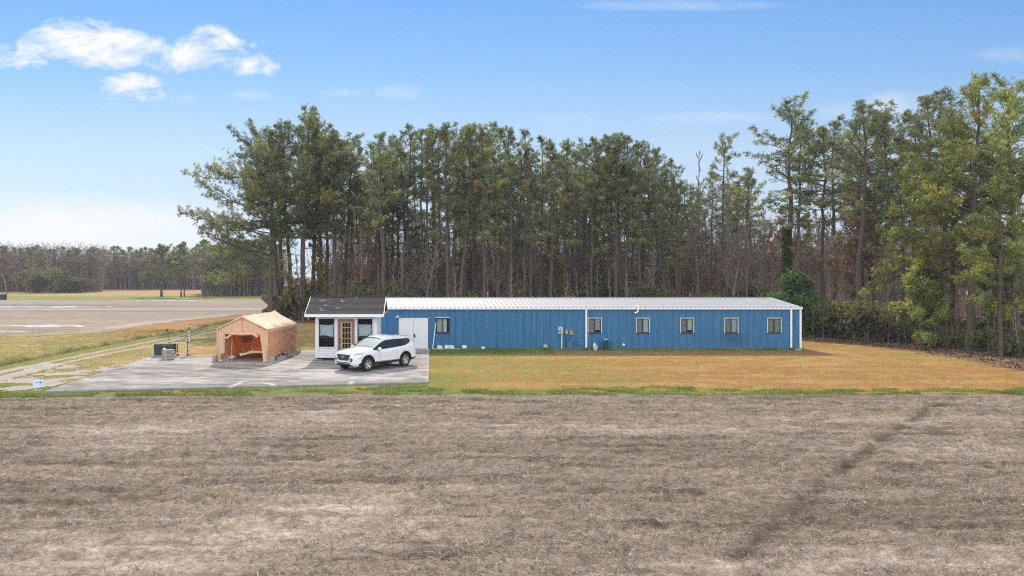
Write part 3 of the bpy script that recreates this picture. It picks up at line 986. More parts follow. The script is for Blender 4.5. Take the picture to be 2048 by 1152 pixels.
# dark closure plugs seen under each rib end
x = BX0 - .10
while x < BX1 + .05:
    mb.box(x + .015, x + .07, -.15, -.144, EAVE - .01, EAVE + .026, mi=1); x += .3048
roof = mb.build('roof', [M_roofm, M_dark], bld)
MB().box(BX0 - .1, BX1 + .1, -.16, -.03, EAVE - .125, EAVE - .02, bev=.01).build('gutter', M_white, bld)
for x in (BX1 - .03, BX0 - .1):
    MB().box(x, x + .13, -.06, .1, .02, EAVE - .13).build('corner_trim', M_white, bld)
# rake trims on the gables
for x in (BX0 - .13, BX1 + .1):
    mb = MB()
    for ya, yb in ((-.16, BD / 2), (BD / 2, BD + .16)):
        za = EAVE - .12 if ya < 0 else RIDGE - .08; zb = RIDGE - .08 if ya < 0 else EAVE - .12
        mb._add([(x, ya, za), (x + .03, ya, za), (x + .03, yb, zb), (x, yb, zb), (x, ya, za + .14), (x + .03, ya, za + .14), (x + .03, yb, zb + .14), (x, yb, zb + .14)],
                [(0, 3, 2, 1), (4, 5, 6, 7), (0, 1, 5, 4), (2, 3, 7, 6), (1, 2, 6, 5), (0, 4, 7, 3)])
    mb.build('rake_trim', M_white, bld)
# downspouts with strap and elbow
for x in (10.50, 24.27):
    d = MB().box(x - .06, x + .06, -.14, -.05, .16, EAVE - .125, bev=.012).build('downspout', M_white, bld)
    MB().box(x - .075, x + .075, -.15, -.04, .95, .985).build('strap', M_white, d)
    MB().tube([(x, -.10, .16), (x, -.13, .08), (x + .05, -.3, .04)], .055, 8).build('outlet', M_black, d)

M_blindL = pmat('window_screen', (.36, .34, .32), rough=.8, var=.1, scale=2)
M_blinds = [pmat('blind_a', (.62, .61, .58), rough=.8, var=.2, scale=2.5), pmat('blind_b', (.55, .52, .54), rough=.8, var=.15), pmat('blind_c', (.66, .74, .85), rough=.8, var=.08),
            pmat('blind_d', (.75, .70, .60), rough=.8, var=.15, scale=2), pmat('blind_e', (.60, .64, .70), rough=.8, var=.1), pmat('blind_f', (.40, .40, .36), rough=.8, var=.4, scale=5)]
WL = ['window with a white curtain beside the double door', 'window just right of the middle downspout', 'window under the roof vent elbow, pale right half', 'window with a cream right half', 'window above the mildew stain on the wall', 'window nearest the right corner of the building']
for i, (a, b) in enumerate(WINS):
    white = i > 0
    w = MB()
    f = .05
    for (q0, q1, r0, r1) in ((a - .03, b + .03, WZ1, WZ1 + .036), (a - .03, a + .005, WZ0 - .02, WZ1), (b - .005, b + .03, WZ0 - .02, WZ1)):
        w.box(q0, q1, -.045, .03, r0, r1)
    win = w.build('window', M_white if white else M_dark, bld); win['label'] = WL[i]
    if not white:
        MB().box(a - .05, b + .05, -.055, .03, WZ1 + .052, WZ1 + .085).build('head_trim', M_white, win)
    g = MB()
    for (q0, q1, r0, r1) in ((a + .006, b - .006, WZ0, WZ0 + .055), (a + .006, b - .006, WZ1 - .04, WZ1 - .003), (a + .006, a + .05, WZ0 + .055, WZ1 - .04), (b - .05, b - .006, WZ0 + .055, WZ1 - .04), ((a + b) / 2 - .025, (a + b) / 2 + .025, WZ0 + .055, WZ1 - .04)):
        g.box(q0, q1, -.02, .03, r0, r1)
    g.build('sash', M_dark, win)
    MB().box(a - .02, b + .02, -.05, .02, WZ0 - .05, WZ0 - .003).build('sill', M_dark, win)
    m_ = (a + b) / 2
    MB().box(a + .05, b - .05, .012, .018, WZ0 + .055, WZ1 - .04).build('pane', M_glass, win)
    MB().box(a + .03, m_, .05, .06, WZ0 + .03, WZ1).build('screen', M_blindL if i else M_blinds[0], win)
    if i == 0:
        MB().box(m_ + .02, b - .18, .05, .06, WZ0 + .03, WZ1).build('curtain', pmat('curtain_white', (.85, .83, .8), var=.2, scale=4), win)
    else:
        MB().box(m_, b - .03, .05, .06, WZ0 + .03 + (.16 if i in (1, 3) else 0), WZ1).build('blind', M_blinds[i], win)

# double door
dr = MB()
dr.box(DX0 - .04, DX0 + .01, -.05, .05, .03, DZ1 + .05).box(DX1 - .01, DX1 + .04, -.05, .05, .03, DZ1 + .05).box(DX0 + .01, DX1 - .01, -.05, .05, DZ1, DZ1 + .05)
door = dr.build('double_door', M_white, bld)
MB().box(DX0 - .04, DX1 + .04, -.16, .05, -.02, .05).build('threshold', M_dark, door)
M_doorw = pmat('door_white', (.66, .68, .71), rough=.4, var=.05, scale=1.5)
mid = (DX0 + DX1) / 2
for q0, q1 in ((DX0 + .014, mid - .006), (mid + .006, DX1 - .014)):
    MB().box(q0, q1, -.035, .02, .055, DZ1 - .006, bev=.006).build('door_leaf', M_doorw, door)
h = MB(); h.box(mid + .02, mid + .12, -.05, -.036, .82, 1.06); h.tube([(mid + .07, -.05, .98), (mid + .07, -.10, .98)], .035, 10).tube([(mid + .07, -.09, .90), (mid + .19, -.10, .90)], .014, 8)
h.build('door_handle', M_black, door)
MB().box(mid + .02, mid + .12, -.056, -.0505, .84, .90).build('lock_plate', M_galv, door)
for x in (DX0 + .012, DX1 - .012):
    for z in (.35, 1.05, 1.8):
        MB().tube([(x, -.052, z), (x, -.052, z + .1)], .012, 6).build('hinge', M_galv, door)


def flood(x, z, heads):
    b = MB().lathe([(.0, 0), (.06, 0), (.06, .03), (.0, .03)], 12, M=Matrix.Translation((x, -.03, z)) @ Matrix.Rotation(R(90), 4, 'X')).build('flood_light', M_white if heads > 1 else M_black, bld)
    for k in range(heads):
        dx = (-.09, .1)[k] if heads > 1 else 0
        Mx = Matrix.Translation((x + dx, -.09, z - .02)) @ Matrix.Rotation(R(115), 4, 'X') @ Matrix.Rotation(R(dx * 200), 4, 'Y')
        MB().lathe([(.0, -.05), (.035, -.05), (.05, .02), (.075, .08), (.075, .095)], 14, M=Mx).build('lamp_head', M_black if (heads == 1 or k == 1) else M_white, b)
        MB().lathe([(.0, .085), (.066, .085), (.066, .098), (0, .1)], 14, M=Mx).build('lens', pmat('lamp_lens', (.6, .6, .58), rough=.2, var=.05), b)


flood(-2.14, 2.26, 2); flood(-.04, 2.27, 1)
# meter, boxes, pipes, cables
mt = MB().box(8.59, 8.94, -.17, -.028, 1.10, 1.56, bev=.012).build('meter_box', M_galv, bld)
MB().lathe([(.085, 0), (.085, .05), (.07, .09), (0, .10)], 18, M=Matrix.Translation((8.70, -.17, 1.32)) @ Matrix.Rotation(R(90), 4, 'X')).build('meter_dial', pmat('meter_glass', (.1, .1, .1), rough=.1, var=.05), mt)
MB().tube([(8.70, -.26, 1.36), (8.70, -.275, 1.345), (8.66, -.275, 1.31)], .02, 6).build('meter_tag', M_white, mt)
MB().tube([(8.86, -.09, 0), (8.86, -.09, 1.1)], .035, 10).build('conduit', M_white, bld)
for a, b, z0, z1, c in ((9.09, 9.28, 1.08, 1.34, M_beige), (9.38, 9.60, 1.03, 1.32, pmat('rusty_box', (.34, .25, .17), rough=.7, var=.3, scale=12))):
    jb = MB().box(a, b, -.13, -.028, z0, z1, bev=.01).build('junction_box', c, bld)
    MB().box(a - .008, b + .008, -.14, -.02, z1 + .001, z1 + .014).build('lid', c, jb)
M_cable = pmat('black_cable', (.02, .022, .03), rough=.6, var=.1)
MB().tube([(9.13, -.06, 1.08), (9.13, -.045, .75), (9.10, -.045, .05)], .012, 6).build('cable', M_cable, bld)
MB().tube([(9.48, -.06, 1.03), (9.40, -.06, .82), (9.22, -.06, .62), (9.16, -.07, .42), (9.20, -.08, .2), (9.32, -.09, .02)], .016, 6).build('cable', M_cable, bld)
MB().tube([(9.57, -.05, 1.03), (9.55, -.045, .85), (9.48, -.05, .7)], .011, 6).build('cable', M_cable, bld)
MB().tube([(9.66, -.06, .02), (9.66, -.06, .55), (9.74, -.07, .66), (9.86, -.07, .62), (9.84, -.08, .48), (9.72, -.08, .36), (9.78, -.08, .28), (9.92, -.07, .38), (10.1, -.06, .36), (10.25, -.05, .2), (10.3, -.05, .03)], .011, 6).build('cable', M_cable, bld)
# vent elbow at the eave, small dryer vent
MB().tube([(13.95, -.05, EAVE + .12), (13.95, -.26, EAVE + .10), (13.95, -.28, EAVE + .0), (13.93, -.28, EAVE - .22), (13.86, -.28, EAVE - .32), (13.74, -.28, EAVE - .34), (13.70, -.28, EAVE - .38)], .05, 10).build('vent_elbow', M_white, bld, smooth=True)
MB().lathe([(.09, 0), (.09, .03), (.06, .035), (.055, .1), (0, .1)], 14, M=Matrix.Translation((13.03, -.02, .35)) @ Matrix.Rotation(R(90), 4, 'X')).build('wall_vent', M_white, bld)
MB().lathe([(.105, 0), (.105, .02), (.095, .021)], 14, M=Matrix.Translation((13.03, -.012, .34)) @ Matrix.Rotation(R(90), 4, 'X')).build('vent_ring', M_black, bld)

# ------------------------------------------------------------------ things along the wall
p = thing('pole', 'thin white pole leaning against the blue wall under the curtained window', 'pole', (.16, WY - .55, .02))
MB().tube([(0, 0, 0), (.23, .47, 1.78)], .022, 8).build('shaft', M_white, p)
MB().tube([(.225, .46, 1.74), (.24, .485, 1.83)], .03, 8).build('cap', M_galv, p)
p = thing('gutter_strip', 'long white gutter strip lying against the foot of the blue wall', 'gutter strip', (.15, WY - .45, .03), R(4))
MB().grid([[(x, y, z) for (y, z) in ((-.06, .09), (-.055, 0), (.055, 0), (.06, .11))] for x in np.linspace(0, 2.5, 6)]).build('channel', M_white, p)
MB().box(-.02, .0, -.06, .06, 0, .1).build('end_cap', M_white, p)
LB = ['smallest white block on the gutter strip, nearest the double door', 'wide white block in the middle of the gutter strip', 'white block on the gutter strip farthest from the double door']
for i, (a, b, zz, hh) in enumerate(((.48, .82, .05, .28), (.98, 1.62, .05, .3), (2.15, 2.45, .10, .25))):
    bk = thing('foam_block', LB[i], 'block', ((a + b) / 2, WY - .36, zz), R((6, -4, 9)[i]), 'white blocks by the blue wall')
    hw = (b - a) / 2
    MB().prism([(-hw, 0), (hw, 0), (hw, hh * .8), (hw * .7, hh), (-hw * .8, hh), (-hw, hh * .9)], -.1, .1).build('block', M_white, bk)
    if i == 1: MB().box(-.05, .05, -.112, -.101, .12, hh - .01).build('notch', M_blue.copy() if False else M_galv, bk)
bk = thing('splash_block', 'small white wedge block alone at the foot of the blue wall', 'block', (3.58, WY - .28, 0), R(3))
MB().prism([(-.14, 0), (.2, 0), (.2, .03), (.11, .09), (.07, .25), (-.14, .25)], -.09, .09).build('block', M_white, bk)
MB().box(-.10, .05, -.094, -.091, .05, .2).build('face', M_white, bk)
bk = thing('bin', 'small black bin with a tan lid at the foot of the blue wall', 'bin', (7.72, WY - .3, 0))
MB().lathe([(.10, 0), (.12, .02), (.135, .2), (.14, .2)], 18).build('tub', M_black, bk)
MB().lathe([(.142, .2), (.145, .22), (.13, .34), (.11, .38), (0, .40)], 18).build('lid', pmat('tan_lid', (.45, .38, .27), var=.15), bk)
bk = thing('bucket', 'white bucket with jugs inside, by the middle downspout', 'bucket', (11.03, WY - .45, 0))
MB().lathe([(.115, 0), (.12, .01), (.155, .34), (.165, .34), (.165, .36), (.15, .36), (.14, .1), (0, .08)], 20).build('pail', pmat('bucket_white', (.62, .60, .52), var=.12, scale=5), bk)
MB().lathe([(.06, .2), (.08, .25), (.085, .4), (.05, .47), (.025, .5), (.025, .53), (0, .53)], 14, M=Matrix.Translation((-.05, 0, 0))).build('jug', M_white, bk)
MB().tube([(-.16, 0, .33), (-.12, -.1, .22), (0, -.17, .16), (.12, -.1, .22), (.16, 0, .33)], .006, 5).build('handle', M_galv, bk)
MB().box(-.02, .06, -.158, -.150, .16, .24).build('label_patch', pmat('yellow_patch', (.5, .42, .15), var=.1), bk)
hs_ = thing('garden_hose', 'dark green garden hose coiled on a reel by the blue wall', 'hose', (11.75, WY - .42, 0))
M_hose = pmat('hose_green', (.02, .075, .065), rough=.45, var=.2, scale=9)
mb = MB(); rr = random.Random(3)
for k in range(11):
    a = rr.uniform(-.1, .1); w = .10 + .028 * k * .7; top = .64 + rr.uniform(-.06, .05)
    pts = []
    for t in range(15):
        th = 2 * math.pi * t / 14
        pts.append((a + w * math.sin(th), -.04 - .015 * k + .03 * math.cos(th * 2), top / 2 + .04 + (top / 2) * math.cos(th)))
    mb.tube(pts, .015, 6, cap=False)
mb.tube([(.2, -.1, .55), (.3, -.12, .4), (.36, -.14, .15), (.3, -.2, .03), (-.1, -.25, .03), (-.35, -.2, .03), (-.42, -.1, .12), (-.38, -.05, .2)], .015, 6)
mb.build('hose', M_hose, hs_, smooth=True)
mb = MB(); mb.tube([(-.22, .1, 0), (-.1, .05, .72), (.12, .05, .72), (.24, .1, 0)], .014, 6).tube([(-.12, .05, .7), (-.14, .05, .93)], .012, 6)
mb.build('reel_stand', M_galv, hs_)
mb = MB(); mb.lathe([(.14, -.06), (.14, -.05), (.05, -.04), (.05, .04), (.14, .05), (.14, .06)], 16, M=Matrix.Translation((0, .03, .66)) @ Matrix.Rotation(R(90), 4, 'X')); mb.build('reel', M_galv, hs_)
st = thing('stone', 'pale stone by the right hand downspout', 'stone', (24.55, WY - .5, 0))
bm = bmesh.new(); bmesh.ops.create_icosphere(bm, subdivisions=2, radius=.2)
for v_ in bm.verts: v_.co = Vector((v_.co.x * 1.2, v_.co.y, max(v_.co.z * .55, -.05) + .04)) * (1 + .25 * (random.random() - .5))
me = bpy.data.meshes.new('stone'); bm.to_mesh(me); bm.free(); me.materials.append(pmat('stone_grey', (.33, .31, .28), var=.3, scale=12)); put('rock', me, st)

# ================================================================== white shed
SX0, SX1, SY0, SY1 = -6.62, -3.06, 42.4, 45.8
sb = SLAB_Z + .16
shed = thing('white_shed', 'small white clapboard shed with a worn dark shingle roof', 'shed', (0, 0, 0))
M_side = pmat('peeling_white', (.66, .665, .68), rough=.7, var=.10, scale=5)


def peel(m):
    nt = m.node_tree; N = nt.nodes.new; L = nt.links.new
    b = [n for n in nt.nodes if n.type == 'BSDF_PRINCIPLED'][0]; src = b.inputs['Base Color'].links[0].from_socket
    tc = N('ShaderNodeTexCoord'); mp = N('ShaderNodeMapping'); mp.inputs['Scale'].default_value = (2.0, 2.0, 8); L(tc.outputs['Object'], mp.inputs[0])
    nz = N('ShaderNodeTexNoise'); nz.inputs['Scale'].default_value = 2.6; nz.inputs['Detail'].default_value = 8; nz.inputs['Roughness'].default_value = .75; L(mp.outputs[0], nz.inputs[0])
    r = N('ShaderNodeMapRange'); r.inputs[1].default_value = .60; r.inputs[2].default_value = .68; L(nz.outputs['Fac'], r.inputs[0])
    mxn = N('ShaderNodeMix'); mxn.data_type = 'RGBA'; ii = [i for i in mxn.inputs if i.type == 'RGBA']
    L(r.outputs[0], mxn.inputs[0]); L(src, ii[0]); ii[1].default_value = (.20, .18, .17, 1)
    L([o for o in mxn.outputs if o.type == 'RGBA'][0], b.inputs['Base Color'])


peel(M_side)


def clapboard(a, b, z0, z1, holes, face):
    """lapped boards between a and b; holes (a0,a1,z0,z1)"""
    xs = sorted({a, b} | {h[0] for h in holes} | {h[1] for h in holes})
    mb = MB(); z = z0; step = .125
    zc = sorted({h[2] for h in holes} | {h[3] for h in holes})
    while z < z1 - 1e-4:
        zt = min(z + step, z1)
        cuts = [z] + [c for c in zc if z + 1e-3 < c < zt - 1e-3] + [zt]
        for c0, c1 in zip(cuts[:-1], cuts[1:]):
            for i in range(len(xs) - 1):
                xm = (xs[i] + xs[i + 1]) / 2; zm = (c0 + c1) / 2
                if any(h[0] < xm < h[1] and h[2] < zm < h[3] for h in holes): continue
                o0 = .018 * (1 - (c0 - z) / step); o1 = .018 * (1 - (c1 - z) / step)
                vs = [face(xs[i], o0, c0), face(xs[i + 1], o0, c0), face(xs[i + 1], o1, c1), face(xs[i], o1, c1)]
                mb._add(vs, [(0, 1, 2, 3)])
                if c0 == z: mb._add([face(xs[i], 0, c0), face(xs[i + 1], 0, c0), face(xs[i + 1], o0, c0), face(xs[i], o0, c0)], [(0, 1, 2, 3)])
        z = zt
    return mb


STOP = 2.66
W1 = (-6.43, -5.53, .88, 2.52); W2 = (-4.19, -3.33, .88, 2.52); DD = (-5.33, -4.36, sb + .02, 2.50)
mb = clapboard(SX0, SX1, sb, STOP, [W1, W2, DD], lambda x, o, z: (x, SY0 - o, z))
for args in (clapboard(SY0, SY1, sb, STOP, [], lambda x, o, z: (SX1 + o, x, z)), clapboard(SY0, SY1, sb, STOP, [], lambda x, o, z: (SX0 - o, x, z)), clapboard(SX0, SX1, sb, STOP, [], lambda x, o, z: (x, SY1 + o, z))):
    mb._add(args.v, args.f)
RZ, RY = 3.72, (SY0 + SY1) / 2
for x in (SX0, SX1):
    mb._add([(x, SY0, STOP), (x, SY1, STOP), (x, RY, RZ - .1)], [(0, 1, 2)])
mb.build('wall', M_side, shed)
MB().box(SX0 + .05, SX1 - .05, SY0 + .05, SY1 - .05, sb - .02, sb + .02).build('floor_frame', M_dark, shed)
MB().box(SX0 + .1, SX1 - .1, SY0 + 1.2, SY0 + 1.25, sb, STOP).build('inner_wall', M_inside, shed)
for x in (SX0 + .09, SX1 - .09):
    MB().box(x - .1, x + .1, SY0 - .035, SY0 - .0195, sb, STOP).build('corner_board', M_side, shed)
MB().box(SX1 + .0195, SX1 + .035, SY0 - .035, SY0 + .12, sb, STOP).build('corner_board', M_side, shed)
M_green = pmat('green_pier', (.14, .26, .16), var=.2)
for i, (x, y) in enumerate(((SX0 + .2, SY0 + .12), (SX1 - .2, SY0 + .15), ((SX0 + SX1) / 2, SY0 + .3), (SX0 + .2, SY1 - .2), (SX1 - .2, SY1 - .2))):
    MB().box(x - .2, x + .2, y - .2, y + .2, SLAB_Z, SLAB_Z + .075, bev=.01).box(x - .1, x + .1, y - .1, y + .1, SLAB_Z + .076, sb - .021).build('pier', M_green, shed)
# roof
M_shing = pmat('dark_shingles', (.055, .048, .047), rough=.9, var=.35, scale=3, bump=.3, bscale=30, spec=.2)
ROX0, ROX1, REY = -7.16, -2.66, .42
ez = 2.78


def shingle_slope(ya, za, yb, zb):
    mb = MB(); n = 15; m = 26
    L_ = math.hypot(yb - ya, zb - za); ny = (-(zb - za)) / L_ * (1 if yb > ya else 1); 
    for i in range(n):
        t0, t1 = i / n, (i + 1) / n
        off = (i % 2) * .5
        for j in range(m + 1):
            x0 = ROX0 + (ROX1 - ROX0) * max(0, (j - off)) / m; x1 = ROX0 + (ROX1 - ROX0) * min(m, (j + 1 - off)) / m
            if x1 - x0 < .01: continue
            up = .022 + random.uniform(-.004, .006)
            y0, z0 = ya + (yb - ya) * t0, za + (zb - za) * t0 + up
            y1, z1 = ya + (yb - ya) * t1, za + (zb - za) * t1 + .006
            g = .004
            mb._add([(x0 + g, y0, z0), (x1 - g, y0, z0), (x1 - g, y1, z1), (x0 + g, y1, z1), (x0 + g, y0, z0 - .02), (x1 - g, y0, z0 - .02)], [(0, 1, 2, 3), (4, 5, 1, 0)])
    mb._add([(ROX0, ya, za), (ROX1, ya, za), (ROX1, yb, zb), (ROX0, yb, zb)], [(0, 1, 2, 3)])
    return mb


mb = shingle_slope(SY0 - REY, ez, RY, RZ); m2 = shingle_slope(SY1 + REY, ez, RY, RZ); mb._add(m2.v, m2.f)
mb.tube([(ROX0, RY, RZ + .02), (ROX1, RY, RZ + .02)], .05, 6)
sroof = mb.build('roof', M_shing, shed)
M_bare = pmat('bare_patch', (.22, .195, .19), rough=.9, var=.3, scale=8)
sl = (RZ - ez) / (RY - SY0 + REY)
for (px, py, w) in ((643, 603, .3), (684, 601, .22), (651, 611.5, .28), (675.5, 617, .3), (641, 619, .22), (645, 621.5, .3), (714, 597, .22), (740.5, 603.5, .05), (685.5, 604, .26), (648, 601, .2)):
    for it in range(1):
        # intersect the view ray with the front slope
        kx, kz = (px - CX) / F, (CY - py) / F
        Yy = (ez - sl * (SY0 - REY) - EH) / (kz - sl); xx_ = kx * Yy; zz_ = EH + kz * Yy
        MB()._add([(xx_ - w / 2, Yy - .05, zz_ - .05 * sl + .031), (xx_ + w / 2, Yy - .05, zz_ - .05 * sl + .031), (xx_ + w / 2 - .05, Yy + .06, zz_ + .06 * sl + .029), (xx_ - w / 2 + .04, Yy + .06, zz_ + .06 * sl + .029)], [(0, 1, 2, 3)]).build('bare_patch', M_bare, sroof)
fa = MB().box(ROX0, ROX1, SY0 - REY - .03, SY0 - REY - .003, ez - .15, ez + .015).box(ROX0 + .02, ROX1 - .02, SY0 - REY, SY0 - .02, ez - .15, ez - .13)
fa.build('fascia', M_white, shed)
for x in (ROX0 - .025, ROX1 + .002):
    mb = MB()
    for ya, yb in ((SY0 - REY - .03, RY), (RY, SY1 + REY)):
        za = ez if ya < SY0 else RZ; zb = RZ if ya < SY0 else ez
        mb._add([(x, ya, za - .14), (x + .023, ya, za - .14), (x + .023, yb, zb - .14), (x, yb, zb - .14), (x, ya, za + .01), (x + .023, ya, za + .01), (x + .023, yb, zb + .01), (x, yb, zb + .01)],
                [(0, 3, 2, 1), (4, 5, 6, 7), (0, 1, 5, 4), (2, 3, 7, 6), (1, 2, 6, 5), (0, 4, 7, 3)])
    mb.build('rake_board', M_white, shed)
MB().box(ROX0 + .05, ROX1 - .05, SY1 + REY, SY1 + REY + .025, ez - .15, ez + .01).build('fascia', M_white, shed)
# windows
M_curt = pmat('pale_curtain', (.88, .89, .88), rough=.9, var=.1, scale=3, bump=.3, bscale=7)
M_wglass = glassmat('shed_glass', (.035, .037, .04), .05, .88)
for i, (a, b, z0, z1) in enumerate((W1, W2)):
    w = MB()
    for q in ((a, b, z1 - .03, z1), (a, b, z0, z0 + .04), (a, a + .035, z0 + .04, z1 - .03), (b - .035, b, z0 + .04, z1 - .03), (a + .035, b - .035, 1.42, 1.475)):
        w.box(q[0], q[1], SY0 - .03, SY0 + .03, q[2], q[3])
    win = w.build('window', M_dark, shed); win['label'] = ('left window with a sagging pale curtain', 'right window with a torn diagonal curtain')[i]
    MB().box(a + .035, b - .035, SY0 + .005, SY0 + .011, z0 + .04, z1 - .03).build('pane', M_wglass, win)
    MB().box(a - .06, b + .06, SY0 - .045, SY0 - .031, z1, z1 + .04).build('head_trim', M_side, win)
    MB().box(a - .04, b + .04, SY0 - .06, SY0 - .0305, z0 - .045, z0 - .002).build('sill', M_side, win)
    P = []
    for r in range(9):
        row = []
        for c in range(13):
            t = c / 12; x = a + .04 + (b - a - .08) * t
            top = 2.18 + (.04 * math.sin(t * math.pi) * -1 if i == 0 else -.02 * t)
            bot = 1.50 + (.05 * math.sin(t * 5) if i == 0 else .04 * t)
            row.append((x, SY0 + .06 + .012 * math.sin(t * 25 + r * .3), top + (bot - top) * r / 8))
        P.append(row)
    MB().grid(P).build('curtain', M_curt, win)
    if i: MB().tube([(b - .32, SY0 + .04, 1.56), (b - .14, SY0 + .04, 1.70), (b - .04, SY0 + .04, 1.80)], .014, 5).build('torn_edge', M_white, win)
# door
M_brown = pmat('tan_door', (.27, .155, .115), rough=.6, var=.12, scale=4)
M_cream = pmat('cream_grid', (.52, .40, .24), rough=.6, var=.08)
a, b, z0, z1 = DD
df = MB().box(a, a + .07, SY0 - .05, SY0 + .04, z0, z1).box(b - .07, b, SY0 - .05, SY0 + .04, z0, z1).box(a + .07, b - .07, SY0 - .05, SY0 + .04, z1 - .07, z1)
dor = df.build('door', M_brown, shed)
ga, gb, gz0, gz1 = a + .24, b - .20, .78, 2.30
MB().box(a + .075, ga, SY0 - .02, SY0 + .02, z0, z1 - .075).box(gb, b - .075, SY0 - .02, SY0 + .02, z0, z1 - .075).box(ga, gb, SY0 - .02, SY0 + .02, gz1, z1 - .075).box(ga, gb, SY0 - .02, SY0 + .02, z0, gz0).build('door_leaf', M_brown, dor)
MB().box(ga, gb, SY0 - .002, SY0 + .004, gz0, gz1).build('glass', M_wglass, dor)
mb = MB()
for i in range(4):
    x = ga + (gb - ga) * i / 3; w = .03 if i in (0, 3) else .012
    mb.box(x - w, x + w, SY0 - .035, SY0 - .021 if i in (0, 3) else SY0 - .004, gz0, gz1)
for i in range(6):
    z = gz0 + (gz1 - gz0) * i / 5
    mb.box(ga + .031, gb - .031, SY0 - .0335, SY0 - .0045, z - .014, z + .014)
mb.build('glazing_bars', M_cream, dor)
for z in (1.16, 1.32):
    MB().lathe([(.03, 0), (.03, .01), (.012, .015), (.012, .04), (.028, .05), (.02, .075), (0, .08)], 12, M=Matrix.Translation((a + .12, SY0 - .02, z)) @ Matrix.Rotation(R(90), 4, 'X')).build('door_knob', M_black, dor)
MB().box(a - .08, b + .08, SY0 - .035, SY0 - .019, z1 + .001, z1 + .05).build('head_trim', M_side, dor)
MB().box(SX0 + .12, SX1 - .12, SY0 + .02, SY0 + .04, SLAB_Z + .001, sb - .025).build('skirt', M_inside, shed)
# ================================================================== tent garage
TW, TL, TE, TA = 2.93, 5.2, 1.87, 2.60
tent = thing('tent_garage', 'tan fabric tent garage with rolled up front door on the concrete slab', 'tent', (-10.63, 41.55, SLAB_Z), R(-8))
M_cloth = clothmat('tan_cloth', (.72, .45, .285), .14, (.85, .42, .15))
M_clothd = clothmat('tan_cloth_wall', (.80, .45, .245), .32, (.95, .42, .08))
M_clear = clothmat('clear_panel', (.6, .58, .52), .7, (.9, .86, .76))
M_pole = pmat('white_pole', (.62, .62, .60), rough=.4, var=.06)
hw = TW / 2


def wob(a, b, s, amp):
    return (float(fbm(np.array([a * 1.7]), np.array([b * 1.7]), s, 3)[0]) - .5) * 2 * amp


# roof cover: two slopes with a draped, wavy skirt; slopes sag between the frame bows
P = []
prof = [(-hw - .05, TE - .20), (-hw - .055, TE - .08), (-hw - .02, TE + .02), (-hw * .75, TE + .2), (-hw * .5, TE + .375), (-hw * .25, TE + .555), (0, TA + .03), (hw * .25, TE + .555), (hw * .5, TE + .375), (hw * .75, TE + .2), (hw + .02, TE + .02), (hw + .055, TE - .08), (hw + .05, TE - .20)]
for j in range(41):
    v_ = -.06 + (TL + .12) * j / 40; row = []
    sag = .045 * math.sin(math.pi * ((v_ / (TL / 3)) % 1)) ** 2
    for i, (x, z) in enumerate(prof):
        s_ = sag * (1 if 2 < i < 10 and i != 6 else .4)
        sk = 0
        if i in (0, 12): sk = .09 * (float(vnoise(np.array([v_ * 1.6]), np.array([i * 3.0]), 5)[0]) - .35) - .05 * sstep(3.2, 5, v_)
        lift = .06 * math.exp(-((v_ - TL) / .25) ** 2) * (i == 6)
        row.append((x + wob(v_, i, 3, .02), v_, z - s_ + sk + lift + wob(v_, i * .9, 7, .014)))
    P.append(row)
put('roof_cover', sheet(P, .008).mesh('roof_cover', M_cloth, angle=50), tent)


def wall_sheet(a0, b0, a1, b1, z0, z1, seed, amp, n=26, m=16, rag=.12, hole=None):
    """hanging cloth from (a0,b0) to (a1,b1)"""
    G = []
    for i in range(m + 1):
        t = i / m; row = []
        for j in range(n + 1):
            s_ = j / n; x = a0 + (a1 - a0) * s_; y = b0 + (b1 - b0) * s_
            zb = z0 + rag * (float(fbm(np.array([s_ * 5.0]), np.array([seed * 1.0]), seed)[0]) - .35)
            z = zb + (z1 - zb) * t
            o = wob(s_ * 4 + t * 1.3, t * 2.2 - s_, seed, amp) + .4 * amp * math.sin(s_ * 40 + 6 * t) * (1 - t)
            ln = math.hypot(a1 - a0, b1 - b0)
            row.append((x - (b1 - b0) / ln * o, y + (a1 - a0) / ln * o, z))
        G.append(row)
    return G


# right wall whole; left wall in pieces round a clear window
put('side_wall', sheet(wall_sheet(hw, 0, hw, TL, .10, TE, 11, .07, rag=.3), .006).mesh('side_wall', M_clothd, angle=60), tent)
mb = MB()
for (y0, y1, z0, z1, sd) in ((0, .32, .04, TE, 21), (.92, TL, .10, TE, 22)):
    sh = sheet(wall_sheet(-hw, y0, -hw, y1, z0, z1, sd, .035, rag=.12), .006); mb._add(sh.v, sh.f)
for z0, z1, sd in ((.06, .42, 23), (1.52, TE, 24)):
    sh = sheet(wall_sheet(-hw, .31, -hw, .93, z0, z1, sd, .01, n=8, m=5, rag=.0), .006); mb._add(sh.v, sh.f)
lw = mb.build('side_wall', M_clothd, tent, angle=60)
put('clear_window', sheet(wall_sheet(-hw + .01, .30, -hw + .01, .94, .40, 1.54, 25, .02, n=8, m=8, rag=0), .004).mesh('clear_window', M_clear, angle=60), lw)


def poly_sheet(pts, y, th, mat, name, parent, bulge=.02, seed=1):
    """flat cloth polygon in the x-z plane, given as quads strips [(x,z) left list],[(x,z) right list]"""
    G = []
    A, B = pts
    for i in range(len(A)):
        row = []
        for j in range(9):
            t = j / 8; x = A[i][0] + (B[i][0] - A[i][0]) * t; z = A[i][1] + (B[i][1] - A[i][1]) * t
            row.append((x, y + wob(x * 2, z * 2, seed, bulge), z))
        G.append(row)
    return put(name, sheet(G, th).mesh(name, mat, angle=60), parent)


# front gable and the two front legs
def lerpz(n, z0, z1): return [z0 + (z1 - z0) * i / (n - 1) for i in range(n)]


